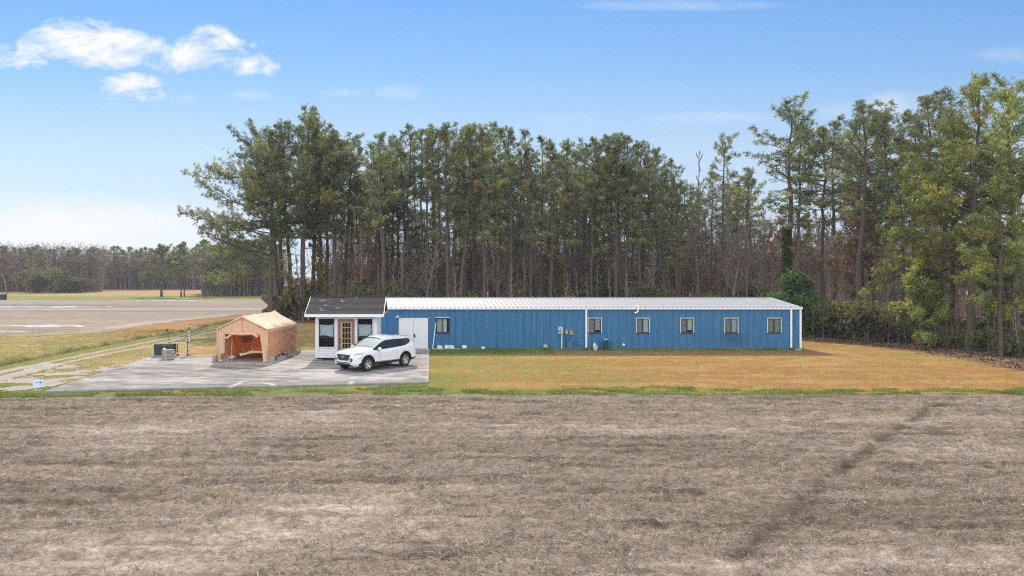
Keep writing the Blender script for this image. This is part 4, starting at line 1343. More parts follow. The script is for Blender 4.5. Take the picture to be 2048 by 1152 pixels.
zs = lerpz(8, TE - .28, TA - .03)
A = [(-hw if z < TE else -hw * (TA - z) / (TA - TE), z) for z in zs]; B = [(-a, z) for a, z in A]
poly_sheet((A, B), -.01, .008, M_cloth, 'front_gable', tent, .03, 31)
zs = lerpz(12, .03, TE - .27)
poly_sheet(([(-hw - .02, z) for z in zs], [(-hw + .12 + .36 * (z / TE) ** 1.3, z) for z in zs]), -.012, .008, M_cloth, 'front_flap', tent, .05, 33)
poly_sheet(([(hw - .22 - .26 * (z / TE) ** 1.2, z) for z in zs], [(hw + .03, z) for z in zs]), -.012, .008, M_cloth, 'front_flap', tent, .04, 35)
# folded edge bands and seam of the gable
mb = MB()
mb.tube([(-hw, -.03, TE - .02), (0, -.035, TA - .04), (hw, -.03, TE - .02)], [.05, .06, .05], 8).tube([(hw, -.03, TE - .02), (hw + .02, -.03, .06)], .045, 8).tube([(-hw, -.03, TE - .02), (-hw - .02, -.03, .06)], .045, 8)
mb.tube([(0, -.04, TA - .12), (0, -.045, TE - .24)], .012, 6).tube([(-hw * .42, -.04, TE + .18), (-.62, -.04, TE - .22)], .01, 6)
mb.build('edge_binding', M_cloth, tent, smooth=True)
# rolled door hanging under the gable
roll = MB()
roll.tube([(-1.08, -.05, 1.56), (-.98, -.06, 1.34), (-.78, -.08, 1.42), (-.62, -.07, 1.60), (-.3, -.07, 1.60), (.0, -.08, 1.585), (.35, -.07, 1.595), (.66, -.07, 1.61), (.84, -.08, 1.50), (.92, -.09, 1.42)], [.03, .06, .08, .075, .07, .08, .07, .075, .085, .09], 10)
roll.tube([(.93, -.09, 1.42), (.96, -.06, 1.56), (.99, -.04, 1.64)], .025, 6)
rl = roll.build('rolled_door', M_cloth, tent, smooth=True)
for x in (-.62, 0, .66):
    MB().tube([(x, -.06, 1.68), (x, -.155, 1.60), (x, -.06, 1.50), (x, .02, 1.6), (x, -.06, 1.68)], .014, 6).build('tie', M_pole, rl)
# rear wall: hung unevenly with a window flap
put('rear_wall', sheet(wall_sheet(-hw + .03, TL - .02, hw, TL - .02, .05, TE, 41, .05, rag=.12), .006).mesh('rear_wall', M_clothd, angle=60), tent)
zs = lerpz(8, TE - .02, TA - .03)
A = [(-hw * (TA - z) / (TA - TE), z) for z in zs]; B = [(-a, z) for a, z in A]
poly_sheet((A, B), TL - .03, .008, M_clothd, 'rear_gable', tent, .02, 43)
fl = put('window_flap', sheet(wall_sheet(-hw + .12, 3.3, -hw + .14, 4.75, .82, TE - .12, 47, .03, n=8, m=8, rag=0), .006).mesh('window_flap', M_cloth, angle=60), tent)
MB().tube([(-hw + .14, 3.3, .80), (-hw + .15, 4.75, .80), (-hw + .15, 4.75, 1.4)], .03, 6).build('flap_hem', M_clear, fl)
# frame
for i, y in enumerate((.06, TL / 3, 2 * TL / 3, TL - .08)):
    x = hw - .06
    MB().tube([(-x, y, 0), (-x, y, TE - .06), (-x * .9, y, TE + .02), (0, y, TA - .06), (x * .9, y, TE + .02), (x, y, TE - .06), (x, y, 0)], .019, 8).build('frame_bow', M_pole, tent)
for x, z in ((-hw + .06, TE - .05), (hw - .06, TE - .05), (0, TA - .07)):
    MB().tube([(x, .06, z), (x, TL - .08, z)], .017, 8).build('frame_rail', M_pole, tent)
MB().tube([(-.82, .45, 0), (-.80, .45, 1.62)], .016, 8).build('frame_post', M_pole, tent)
MB().tube([(-.98, TL - .1, .2), (-.96, TL - .1, 1.75)], .018, 8).build('frame_post', M_pole, tent)
MB().tube([(0, TL + .03, TA), (0, TL + .03, TA + .16)], .016, 6).build('ridge_pin', M_pole, tent)
# ropes to the shed's wall (tent space)
inv = (Matrix.Translation(tent.location) @ Matrix.Rotation(R(-8), 4, 'Z')).inverted()
M_rope = pmat('tan_rope', (.5, .36, .2), rough=.8, var=.1)
for (sx, sy, sz, ex, ey, ez_, sag) in ((hw, TL - .1, TE - .02, SX0 - .0, 43.6, 1.85, .05), (hw, TL - .15, TE - .05, SX0, 43.9, 1.72, .04), (hw + .02, 2.6, TE - .12, SX0, 43.2, 1.62, .30), (hw, TL - .05, TE - .1, SX0, 43.3, 1.66, .28)):
    e = inv @ Vector((ex, ey, ez_)); s0 = Vector((sx, sy, sz)); pts = []
    for k in range(11):
        t = k / 10; p_ = s0.lerp(e, t); p_.z -= sag * 4 * t * (1 - t); pts.append(p_)
    MB().tube(pts, .011, 5).build('rope', M_rope, tent)

# hollow concrete blocks holding the tent down
M_blk = pmat('cinder_block', (.30, .285, .265), rough=.9, var=.2, scale=14, bump=.4, bscale=60)


def cinder_mesh():
    mb = MB(); L_, D_, H_ = .40, .195, .19
    w = .03
    mb.box(-L_ / 2, L_ / 2, -D_ / 2, -D_ / 2 + w, 0, H_).box(-L_ / 2, L_ / 2, D_ / 2 - w, D_ / 2, 0, H_)
    for x in (-L_ / 2, -w / 2, L_ / 2 - w): mb.box(x, x + w, -D_ / 2 + w, D_ / 2 - w, 0, H_ - .001)
    return mb.mesh('shell', M_blk)


def rim_mesh():
    mb = MB()
    mb.box(-.17, -.02, -.06, .06, .002, .012).box(.02, .17, -.06, .06, .002, .012)
    return mb.mesh('web', M_blk)


cm, rm = cinder_mesh(), rim_mesh()
TM = Matrix.Translation(tent.location) @ Matrix.Rotation(R(-8), 4, 'Z')
CB = [(-hw - .12, -.12, 0, 85, 'lower concrete block at the left front foot of the tan tent'), (-hw - .12, -.12, .19, 92, 'upper concrete block at the left front foot of the tan tent'),
      (hw + .18, .12, 0, 20, 'lower concrete block at the right front foot of the tan tent'), (hw + .2, .12, .19, 14, 'upper concrete block at the right front foot of the tan tent'),
      (hw + .22, 1.55, 0, 30, 'concrete block behind the stacked pair on the right of the tent'), (hw + .2, 2.2, 0, -10, 'dark concrete block midway along the right side of the tent'),
      (hw + .2, 3.6, 0, 12, 'concrete block toward the rear on the right of the tent'), (hw + .24, 4.15, 0, 5, 'next to last concrete block on the right of the tent'), (hw + .12, 5.0, 0, 60, 'rearmost concrete block at the right rear corner of the tent'),
      (-hw + .25, .55, 0, 10, 'concrete block just inside the left front of the tent'), (-hw + .22, 2.2, 0, 80, 'concrete block inside the tent along its left wall')]
for x, y, z, r, lb in CB:
    p_ = TM @ Vector((x, y, z))
    t_ = thing('concrete_block', lb, 'concrete block', p_, R(r), 'concrete blocks weighing down the tent')
    put('shell', cm, t_); put('web', rm, t_)

# ------------------------------------------------------------------ left side of the slab
ub = thing('transformer_box', 'dark green transformer box on a concrete pad at the back corner of the slab', 'transformer box', (-16.15, 44.75, 0), R(6))
M_tgreen = pmat('transformer_green', (.032, .043, .036), rough=.5, var=.15)
MB().box(-.72, .72, -.5, .5, -.05, .2, bev=.02).build('pad', pmat('pad_concrete', (.22, .22, .20), var=.2, scale=6), ub)
MB().prism([(-.42, .2), (.36, .2), (.36, .82), (-.32, .82), (-.42, .70)], -.56, .56, axis='x').build('cabinet', M_tgreen, ub)
MB().prism([(-.44, .70), (-.335, .83), (.38, .83), (.38, .86), (-.34, .86), (-.46, .715)], -.575, .575, axis='x').build('lid', M_tgreen, ub)
MB().box(-.3, .3, -.43, -.421, .28, .62).build('door_panel', M_tgreen, ub)
MB().box(.12, .17, -.46, -.431, .42, .52).build('latch', M_galv, ub)
ub2 = thing('utility_box', 'dark green box at the left edge of the photo by the far field', 'utility box', (-89.6, 153, 0), R(4))
MB().box(-1.0, 1.0, -.6, .6, 0, 1.05, bev=.03).build('cabinet', M_tgreen, ub2)
MB().box(-1.05, 1.05, -.65, .65, 1.051, 1.15, bev=.02).build('lid', M_tgreen, ub2)
gt_ = thing('culvert_rail', 'thin grey rail in the green strip beyond the far field', 'rail', (-86.2, 154.5, 0), R(2))
MB().tube([(-.7, 0, 0), (-.7, 0, .7), (.9, 0, .7), (.9, 0, 0)], .04, 6).build('frame', M_galv, gt_)
MB().tube([(-.7, 0, .35), (.9, 0, .35)], .03, 6).build('mid_rail', M_galv, gt_)

cr_ = thing('crate', 'weathered grey slatted crate with a round hole in front of the transformer box', 'crate', (-15.35, 43.05, SLAB_Z), R(38))
M_wood = pmat('weathered_wood', (.36, .315, .275), rough=.85, var=.25, scale=5, stretch=(1, 1, 6))
mb = MB()
for s_ in range(6):
    z0 = .02 + s_ * .083
    for (x0, x1, y0, y1) in ((-.27, .27, -.27, -.25), (-.27, .27, .25, .27), (-.27, -.25, -.25, .25), (.25, .27, -.25, .25)):
        mb.box(x0, x1, y0, y1, z0, z0 + .068)
mb.build('slats', M_wood, cr_)
for x in (-.25, .25):
    for y in (-.25, .25): MB().box(x - .045, x + .045, y - .045, y + .045, 0, .53).build('corner_post', M_wood, cr_)
MB().box(-.285, .285, -.285, .285, .531, .555).build('top', M_wood, cr_)
MB().box(-.24, .24, -.24, .24, .03, .05).build('bottom', M_wood, cr_)
MB().lathe([(.05, 0), (.05, .012), (0, .012)], 14, M=Matrix.Translation((.2, -.27, .30)) @ Matrix.Rotation(R(90), 4, 'X')).build('round_hole', M_black, cr_)
an = thing('antenna_box', 'small white box with a thin upright rod on top of the grey crate', 'antenna', (-15.55, 42.95, SLAB_Z + .555), R(20))
MB().box(-.075, .075, -.06, .06, 0, .10, bev=.012).build('case', M_white, an)
MB().tube([(0, 0, .1), (0, 0, .55)], .008, 6).build('rod', M_galv, an)
MB().box(.02, .05, -.067, -.061, .03, .07).build('dial', M_black, an)

ms = thing('stand_rig', 'tall white post with dark rod and long grey board arm at the slab edge', 'stand', (-14.78, 45.0, SLAB_Z * .6))
M_rust = pmat('rusty_dark', (.07, .05, .04), rough=.8, var=.3, scale=10)
MB().tube([(0, 0, 0), (0, 0, 1.62)], .036, 10).build('post', M_pole, ms)
MB().lathe([(.05, 1.6), (.055, 1.66), (.03, 1.70), (.045, 1.75), (.02, 1.80), (0, 1.80)], 12).build('finial', M_rust, ms)
MB().tube([(-.09, -.04, 0), (-.085, -.04, .5), (-.07, -.04, 1.02), (-.06, -.04, 1.05)], .024, 8).build('dark_rod', M_rust, ms)
for z in (.32, 1.22, 1.38):
    MB().box(-.12, .04, -.055, -.03, z, z + .03).build('bracket', M_rust, ms)
MB().tube([(-.1, -.05, 1.18), (-.16, -.05, 1.22), (-.15, -.05, 1.3)], .02, 6).build('hook', M_rust, ms)
MB().box(-1.0, -.12, -.10, .06, .78, .83, bev=.008).build('board', pmat('grey_board', (.50, .49, .49), var=.12, scale=4), ms)
MB().tube([(-1.33, -.02, .79), (-.95, -.02, .80)], [.012, .03], 8).build('spike', M_rust, ms)
MB().tube([(-.14, -.03, .84), (.1, -.03, .82)], .02, 8).build('arm_end', M_rust, ms)
MB().lathe([(0, -.045), (.04, -.03), (.045, .03), (0, .05)], 12, M=Matrix.Translation((-.16, -.04, .97))).build('white_knob', M_white, ms)
mb = MB()
for a in range(4):
    t_ = a * math.pi / 2 + .5; mb.tube([(-.03, 0, .12), (.2 * math.cos(t_) - .02, .2 * math.sin(t_), .01)], .018, 6)
mb.build('foot', M_rust, ms)
pst = thing('jack_stand', 'dark adjustable post holding up the grey board, on a splayed foot', 'stand', (-15.42, 44.75, SLAB_Z * .6))
MB().tube([(0, 0, .05), (0, 0, .33)], .02, 8).build('lower_tube', M_rust, pst)
MB().tube([(0, 0, .33), (0, 0, .77)], .028, 8).build('upper_tube', M_rust, pst)
MB().lathe([(.045, .28), (.05, .33), (.03, .36)], 10).build('collar', M_black, pst)
mb = MB()
for a in range(3):
    t_ = a * 2.09 + .3; mb.tube([(0, 0, .16), (.16 * math.cos(t_), .16 * math.sin(t_), .01)], .014, 6)
mb.build('foot', M_rust, pst)
rd = thing('rod', 'thin dark rod with a round knob leaning on the grey board', 'rod', (-15.9, 44.7, .80))
MB().tube([(.06, 0, -.10), (-.14, .12, .86)], .012, 6).build('shaft', M_rust, rd)
MB().lathe([(0, -.07), (.05, -.05), (.065, 0), (.05, .05), (0, .07)], 12, M=Matrix.Translation((-.15, .125, .9))).build('knob', M_black, rd)
sk = thing('marker_stake', 'short white and yellow marker stake behind the slab edge', 'stake', (-15.73, 45.4, 0), R(10))
MB().tube([(0, 0, 0), (.01, 0, .22)], .022, 8).build('lower_part', pmat('stake_yellow', (.55, .45, .08), var=.1), sk)
MB().tube([(.01, 0, .22), (-.005, 0, .46)], .03, 8).build('upper_part', M_white, sk)

sg = thing('yard_sign', 'small pale blue yard sign with a dark arrow beside the track', 'sign', (-17.38, 32.55, 0), R(-4))
MB().box(-.235, .235, -.006, .006, .07, .37).build('panel', pmat('sign_blue', (.60, .70, .86), rough=.5, var=.05), sg)
M_navy = pmat('sign_navy', (.03, .08, .14), rough=.5, var=.1); M_gblue = pmat('sign_greyblue', (.22, .32, .47), rough=.5, var=.25, scale=30); M_lb = pmat('sign_lightblue', (.46, .58, .76), rough=.5, var=.1)
MB().prism([(.085, .27), (.10, .295), (.13, .292), (.185, .258), (.13, .222), (.10, .22), (.085, .24)], -.009, -.0065).build('arrow_head', M_navy, sg)
MB().prism([(-.17, .235), (.08, .235), (.08, .282), (-.15, .276)], -.009, -.0065).build('arrow_shaft', M_gblue, sg)
MB().box(-.13, -.03, -.009, -.0065, .12, .17).box(0, .16, -.009, -.0065, .12, .185).build('print', M_lb, sg)
for x in (-.15, .15):
    MB().tube([(x, .012, -.1), (x, .012, .3)], .006, 6).build('wire_leg', M_galv, sg)

# ================================================================== white car
CARH = math.atan2(-2.05, -1.83)
car = thing('parked_car', 'white SUV parked on the concrete slab in front of the shed', 'car', (-2.93, 39.13, SLAB_Z), CARH)
M_car = pmat('car_white', (.70, .71, .735), rough=.22, var=.015, coat=.6, spec=.5)
M_clad = pmat('car_cladding', (.02, .021, .022), rough=.6, var=.1)
M_cglass = glassmat('car_glass', (.012, .014, .016), .03, .25)
M_wind = glassmat('car_windscreen', (.06, .065, .065), .04, .8)
M_tyre = pmat('tyre', (.018, .018, .018), rough=.8, var=.15)
M_alloy = pmat('alloy', (.62, .62, .63), rough=.28, var=.05, metallic=.75)
M_chrome = pmat('chrome', (.7, .7, .7), rough=.15, var=.03, metallic=.9)
M_lamp = pmat('lamp_glass', (.35, .36, .38), rough=.1, var=.05, spec=.8)
M_red = pmat('tail_red', (.25, .01, .012), rough=.2, var=.05)
AX = 1.3825
# station: x, ztop, roof half width, belt z, belt half width, max half width, bottom z
ST = [(2.255, .80, .46, .66, .54, .57, .40), (2.22, .93, .55, .76, .66, .70, .32), (2.13, .99, .64, .84, .79, .83, .27), (2.00, 1.035, .72, .90, .89, .92, .25), (1.70, 1.08, .76, .95, .915, .94, .24),
      (1.35, 1.115, .78, .98, .92, .945, .24), (1.08, 1.14, .79, 1.00, .92, .945, .24), (.98, 1.165, .79, 1.02, .915, .945, .24), (.62, 1.37, .74, 1.03, .91, .945, .24), (.28, 1.55, .68, 1.04, .91, .945, .24),
      (.08, 1.625, .655, 1.045, .91, .945, .24), (-.05, 1.65, .65, 1.05, .91, .945, .24), (-.12, 1.658, .65, 1.053, .91, .945, .24), (-.7, 1.68, .645, 1.075, .91, .945, .24), (-.78, 1.675, .64, 1.085, .91, .945, .24), (-1.3, 1.65, .63, 1.12, .90, .945, .24),
      (-1.38, 1.645, .625, 1.13, .90, .945, .25), (-1.72, 1.62, .60, 1.22, .875, .94, .27), (-1.92, 1.60, .585, 1.34, .80, .93, .29), (-2.08, 1.57, .57, 1.28, .81, .92, .30), (-2.18, 1.47, .58, 1.18, .81, .90, .31), (-2.29, 1.18, .60, 1.05, .75, .85, .33), (-2.335, 1.0, .58, .90, .70, .80, .35), (-2.36, .86, .52, .74, .62, .70, .40)]


def sect(s):
    x, zt, wr, zb, wb, wm, z0 = s
    return [(x, 0, zt), (x, wr * .5, zt - .008), (x, wr * .86, zt - .025), (x, wr, zt - .055), (x, wr + (wb - wr) * .16, zt - .055 - (zt - .055 - zb) * .17), (x, wb - .012, zb + .015),
            (x, wb + .012, zb - .02), (x, wm, zb - .17), (x, wm - .012, .62), (x, wm - .004, .47), (x, wm - .02, .40), (x, wm - .10, z0 + .03), (x, 0, z0)]


bm = bmesh.new(); rows = []
for s_ in ST:
    pts = sect(s_); full = pts + [(x, -y, z) for (x, y, z) in reversed(pts[1:-1])]
    rows.append([bm.verts.new(p_) for p_ in full])
nP = 13; nF = len(rows[0])
for i in range(len(rows) - 1):
    for j in range(nF):
        f = bm.faces.new((rows[i][j], rows[i][(j + 1) % nF], rows[i + 1][(j + 1) % nF], rows[i + 1][j]))
        jj = j if j < nP - 1 else nF - 1 - j
        xa, xb = ST[i][0], ST[i + 1][0]; xm = (xa + xb) / 2
        mi = 0
        if 7 <= i <= 9 and jj <= 2: mi = 1                                     # windscreen
        elif jj == 4 and (8 <= i <= 11 or 12 <= i <= 13 - 1 or i == 14 or 16 <= i <= 17): mi = 2   # side glass
        elif jj == 4 and i in (13, 15): mi = 3                                  # black pillars
        elif jj == 4 and i == 7: mi = 3
        elif 19 <= i <= 20 and jj <= 2 and i == 20: mi = 2                      # rear glass
        elif jj in (9, 10, 11) and i > 2: mi = 3
        elif jj == 11: mi = 3
        f.material_index = mi
f = bm.faces.new(rows[0]); f.material_index = 0
f = bm.faces.new(list(reversed(rows[-1]))); f.material_index = 0
bmesh.ops.recalc_face_normals(bm, faces=bm.faces[:])
cl_ = bm.edges.layers.float.new('crease_edge')
for e in bm.edges:
    m_ = {f.material_index for f in e.link_faces}
    if len(m_) > 1: e[cl_] = .55
for i in range(len(rows)):
    pass
me = bpy.data.meshes.new('tmp'); bm.to_mesh(me); bm.free()
for m_ in (M_car, M_wind, M_cglass, M_clad): me.materials.append(m_)
tmp = put('tmp', me)
sub = tmp.modifiers.new('s', 'SUBSURF'); sub.levels = 3; sub.render_levels = 3
cut = MB()
for ax in (AX, -AX):
    for sd in (1, -1):
        Mx = Matrix.Translation((ax, sd * .80, .37)) @ Matrix.Rotation(R(90), 4, 'X')
        cut.lathe([(0, -.27), (.425, -.27), (.425, .27), (0, .27)], 40, M=Mx, mi=3)
ctm = cut.mesh('cut', [M_car, M_wind, M_cglass, M_clad]); ct = put('cut', ctm)
bo = tmp.modifiers.new('b', 'BOOLEAN'); bo.operation = 'DIFFERENCE'; bo.object = ct; bo.solver = 'EXACT'
dg = bpy.context.evaluated_depsgraph_get()
shell = bpy.data.meshes.new_from_object(tmp.evaluated_get(dg))
tmp.modifiers.remove(bo); dg.update(); smooth_shell = bpy.data.meshes.new_from_object(tmp.evaluated_get(bpy.context.evaluated_depsgraph_get()))
bmS = bmesh.new(); bmS.from_mesh(smooth_shell); BV = BVHTree.FromBMesh(bmS)
for o_ in (tmp, ct): bpy.data.objects.remove(o_)


def take(src, idx, name, mat, parent):
    bm = bmesh.new(); bm.from_mesh(src)
    bmesh.ops.delete(bm, geom=[f for f in bm.faces if f.material_index not in idx], context='FACES')
    for f in bm.faces: f.smooth = True; f.material_index = 0
    for e in bm.edges:
        if len(e.link_faces) == 2 and e.calc_face_angle(0) > R(38): e.smooth = False
    me = bpy.data.meshes.new(name); bm.to_mesh(me); bm.free(); me.materials.clear(); me.materials.append(mat)
    return put(name, me, parent)


def split_take(src, idx, mat, namer):
    """each connected glass piece becomes a part of its own"""
    bm = bmesh.new(); bm.from_mesh(src)
    bmesh.ops.delete(bm, geom=[f for f in bm.faces if f.material_index not in idx], context='FACES')
    left = set(bm.faces)
    while left:
        st_ = [left.pop()]; comp = []
        while st_:
            f = st_.pop(); comp.append(f)
            for e in f.edges:
                for g in e.link_faces:
                    if g in left: left.discard(g); st_.append(g)
        vm = {}; V = []; Fc = []
        for f in comp:
            r = []
            for v_ in f.verts:
                if v_ not in vm: vm[v_] = len(V); V.append(tuple(v_.co))
                r.append(vm[v_])
            Fc.append(r)
        if len(comp) < 4: continue
        c = Vector((sum(v_[0] for v_ in V), sum(v_[1] for v_ in V), sum(v_[2] for v_ in V))) / len(V)
        me = bpy.data.meshes.new(namer(c)); me.from_pydata(V, [], Fc); me.materials.append(mat)
        me.polygons.foreach_set('use_smooth', [True] * len(Fc)); put(namer(c), me, car)
    bm.free()


body = take(shell, (0,), 'body', M_car, car)
take(shell, (3,), 'cladding', M_clad, car)
split_take(shell, (1,), M_wind, lambda c: 'windscreen')
split_take(shell, (2,), M_cglass, lambda c: 'rear_window' if abs(c.y) < .3 else 'side_window')
# folding sunshade standing just behind the windscreen
bm = bmesh.new(); bm.from_mesh(shell)
bmesh.ops.delete(bm, geom=[f for f in bm.faces if f.material_index != 1], context='FACES')
bmesh.ops.scale(bm, vec=(1, .96, 1), verts=bm.verts[:])
for v_ in bm.verts: v_.co += Vector((-.03, 0, -.035))
me = bpy.data.meshes.new('sunshade'); bm.to_mesh(me); bm.free(); me.materials.clear()
me.polygons.foreach_set('material_index', [0] * len(me.polygons))
me.materials.append(pmat('sunshade_cream', (.75, .74, .64), rough=.5, var=.06, scale=3)); put('sunshade', me, car)
# dim cabin so glass is not see-through to the ground
MB().box(-2.0, .75, -.72, .72, .45, 1.02).build('cabin_floor', M_clad, car)
mb = MB()
for y in (-.36, .36):
    for x in (.05, -.9):
        mb.box(x - .5, x, y - .24, y + .24, .95, 1.08, bev=.04).box(x - .62, x - .46, y - .24, y + .24, 1.05, 1.42, bev=.05).box(x - .60, x - .50, y - .13, y + .13, 1.42, 1.56, bev=.03)
mb.build('seats', pmat('seat_grey', (.16, .15, .14), var=.15), car)


def ray(o_, d_):
    h = BV.ray_cast(Vector(o_), Vector(d_))
    return h[0], h[1]


def decal(poly, view, off, th, mat, name, parent, res=6):
    """plate following the body skin: poly in (a,b); view 'front' -> (y,z), 'left'/'right' -> (x,z)"""
    cx_ = sum(p_[0] for p_ in poly) / len(poly); cz = sum(p_[1] for p_ in poly) / len(poly)
    # densify outline
    out = []
    for i in range(len(poly)):
        p_, q = poly[i], poly[(i + 1) % len(poly)]
        for k in range(4): out.append((p_[0] + (q[0] - p_[0]) * k / 4, p_[1] + (q[1] - p_[1]) * k / 4))
    def hit(a, b):
        if view == 'front': o_, d_ = (4, a, b), (-1, 0, 0)
        elif view == 'rear': o_, d_ = (-4, a, b), (1, 0, 0)
        else: sgn = 1 if view == 'left' else -1; o_, d_ = (a, 3 * sgn, b), (0, -sgn, 0)
        p_, n_ = ray(o_, d_)
        if p_ is None: return None
        n_ = n_ if n_.dot(Vector(d_)) < 0 else -n_
        return p_ + n_ * off, n_
    V = []; Fc = []
    rings = [[hit(cx_ + (a - cx_) * r / res, cz + (b - cz) * r / res) for a, b in out] for r in range(1, res + 1)]
    c = hit(cx_, cz)
    if c is None or any(h is None for rg in rings for h in rg): return None
    n = len(out)
    V.append(c[0]); V += [h[0] for rg in rings for h in rg]
    # rim back to the skin
    V += [h[0] - h[1] * (off + th) for h in rings[-1]]
    for k in range(n): Fc.append((0, 1 + k, 1 + (k + 1) % n))
    for r in range(res):
        for k in range(n):
            a, b = 1 + r * n + k, 1 + r * n + (k + 1) % n
            Fc.append((a, a + n, b + n, b))
    me = bpy.data.meshes.new(name); me.from_pydata([tuple(v_) for v_ in V], [], Fc); me.materials.append(mat)
    bm = bmesh.new(); bm.from_mesh(me); bmesh.ops.recalc_face_normals(bm, faces=bm.faces[:]); bm.to_mesh(me); bm.free()
    return put(name, me, parent)


gr = decal([(-.52, .86), (-.50, .83), (-.36, .60), (-.30, .57), (.30, .57), (.36, .60), (.50, .83), (.52, .86), (.3, .875), (-.3, .875)], 'front', .006, .02, M_clad, 'grille', car)
# mesh bars of the grille
mb = MB()
for k in range(-6, 7):
    for sgn in (1, -1):
        pts = []
        for z in np.linspace(.60, .85, 6):
            y = k * .085 + sgn * (z - .725) * .6
            if abs(y) < .33 + (z - .58) * .6:
                h = ray((4, y, z), (-1, 0, 0))[0]
                if h: pts.append((h.x + .014, h.y, h.z))
        if len(pts) > 1: mb.tube(pts, .006, 4)
if gr: mb.build('grille_mesh', pmat('grille_grey', (.12, .12, .125), rough=.3, var=.05), gr)
if gr:
    h = ray((4, 0, .755), (-1, 0, 0))[0]
    em = MB()
    pts = [(h.x + .03, .085 * math.cos(t_), .755 + .05 * math.sin(t_)) for t_ in np.linspace(0, 2 * math.pi, 25)]
    em.tube(pts, .009, 6)
    for y0, y1 in ((-.045, -.02), (.02, .045)):
        em.tube([(h.x + .03, y0, .72), (h.x + .03, y1, .79)], .009, 6)
    em.tube([(h.x + .03, -.035, .745), (h.x + .03, .035, .765)], .008, 6)
    em.build('emblem', M_chrome, gr)
decal([(-.60, .50), (-.50, .45), (.50, .45), (.60, .50), (.5, .495), (-.5, .495)], 'front', .006, .02, M_clad, 'lower_grille', car)
decal([(-.50, .43), (-.42, .385), (.42, .385), (.50, .43)], 'front', .006, .015, M_clad, 'bumper_lip', car)
for sd in (1, -1):
    hl = decal([(sd * .43, .67), (sd * .50, .715), (sd * .64, .715), (sd * .67, .62), (sd * .62, .52), (sd * .49, .54)], 'front', .008, .02, M_clad, 'headlight', car)
    if hl:
        for (yy_, zz_, r_) in ((.55, .66, .035), (.55, .60, .035)):
            h = ray((4, sd * yy_, zz_), (-1, 0, 0))[0]
            MB().lathe([(r_, 0), (r_, .012), (r_ * .6, .02), (0, .022)], 12, M=Matrix.Translation((h.x + .004, h.y, h.z)) @ Matrix.Rotation(R(90), 4, 'Y')).build('bulb_lens', M_chrome, hl)
    vw = 'left' if sd > 0 else 'right'
    decal([(2.13, .915), (2.14, .865), (1.95, .90), (1.66, .955), (1.58, .985), (1.9, .965)], vw, .006, .015, M_lamp, 'daytime_lamp', car)
    decal([(-2.05, 1.10), (-2.30, 1.06), (-2.36, .96), (-2.28, .95), (-2.1, 1.04)], vw, .008, .02, M_red, 'tail_light', car)
    # wheel arch cladding, door seams, sill strip, handles
    for ax in (AX, -AX):
        ring = MB(); n_ = 30; V = []
        for r_, dy in ((.415, -.03), (.415, .012), (.485, .012), (.49, -.03)):
            row = []
            for k in range(n_ + 1):
                t_ = R(-14) + (math.pi + R(28)) * k / n_
                px_, pz = ax + r_ * math.cos(t_), .37 + r_ * math.sin(t_)
                h, nn = ray((px_, 3 * sd, max(pz, .36)), (0, -sd, 0))
                yb = h.y if h else sd * .93
                row.append((px_, yb + sd * dy, pz))
            V.append(row)
        ring.grid(V).build('arch_cladding', M_clad, car, smooth=True)
    for xs_ in ((.62, .60, .55, .50), (-.74, -.74, -.74, -.76), (-1.38, -1.30, -1.18, -1.02)):
        pts = []
        for t_ in np.linspace(0, 1, 14):
            z = 1.02 + (.46 - 1.02) * t_; x = np.interp(t_, [0, .4, .7, 1], xs_)
            h, nn = ray((x, 3 * sd, z), (0, -sd, 0))
            if h: pts.append((h.x, h.y + sd * .0005, h.z))
        MB().tube(pts, .006, 4).build('door_seam', M_clad, car)
    for x in (-.48, -1.22):
        h, nn = ray((x, 3 * sd, .955), (0, -sd, 0))
        if h: MB().box(x - .11, x + .11, h.y - .02 if sd > 0 else h.y - .025, h.y + .025 if sd > 0 else h.y + .02, .94, .97, bev=.01).build('door_handle', M_car, car)
    pts = []
    for x in np.linspace(.86, -.86, 10):
        h, nn = ray((x, 3 * sd, .455), (0, -sd, 0)); pts.append((x, h.y + sd * .008, .43 + .02 * (.86 - x) / 1.7))
    MB().tube(pts, .012, 6).build('sill_strip', M_chrome, car)
    # mirror
    mr = MB(); Mm = Matrix.Translation((.66, sd * 1.035, 1.10)) @ Matrix.Diagonal((.10, .125, .085, 1))
    mr.lathe([(0, -1), (.6, -.85), (.95, -.35), (1, .1), (.8, .7), (.4, .95), (0, 1)], 16, M=Mm)
    mo = mr.build('mirror', M_car, car, smooth=True)
    MB().box(.60, .70, min(sd * .90, sd * 1.02), max(sd * .90, sd * 1.02), 1.015, 1.05, bev=.01).build('mirror_arm', M_clad, mo)
    # roof rail
    pts = []
    for x in np.linspace(-.1, -1.8, 9):
        h, nn = ray((x, sd * .58, 3), (0, 0, -1)); pts.append((x, sd * .58, h.z + (.0 if x in (-.1, -1.8) else .028)))
    MB().tube(pts, .014, 6).build('roof_rail', M_car, car)
MB().prism([(-2.02, 1.615), (-2.3, 1.585), (-2.32, 1.565), (-2.1, 1.56)], -.56, .56).build('spoiler', M_car, car)
decal([(-.75, .56), (-.72, .44), (.72, .44), (.75, .56)], 'rear', .006, .02, M_clad, 'rear_bumper', car)
h = ray((.66, 0, 3), (0, 0, -1))[0]
mb = MB()
for y0 in (-.1, .5):
    pts = []
    for t_ in np.linspace(0, 1, 7):
        y = y0 - .52 * t_; x = .93 - .06 * t_; q = ray((x, y, 3), (0, 0, -1))[0]; pts.append((q.x, q.y, q.z + .014))
    mb.tube(pts, .008, 4)
mb.build('wiper', M_clad, car)

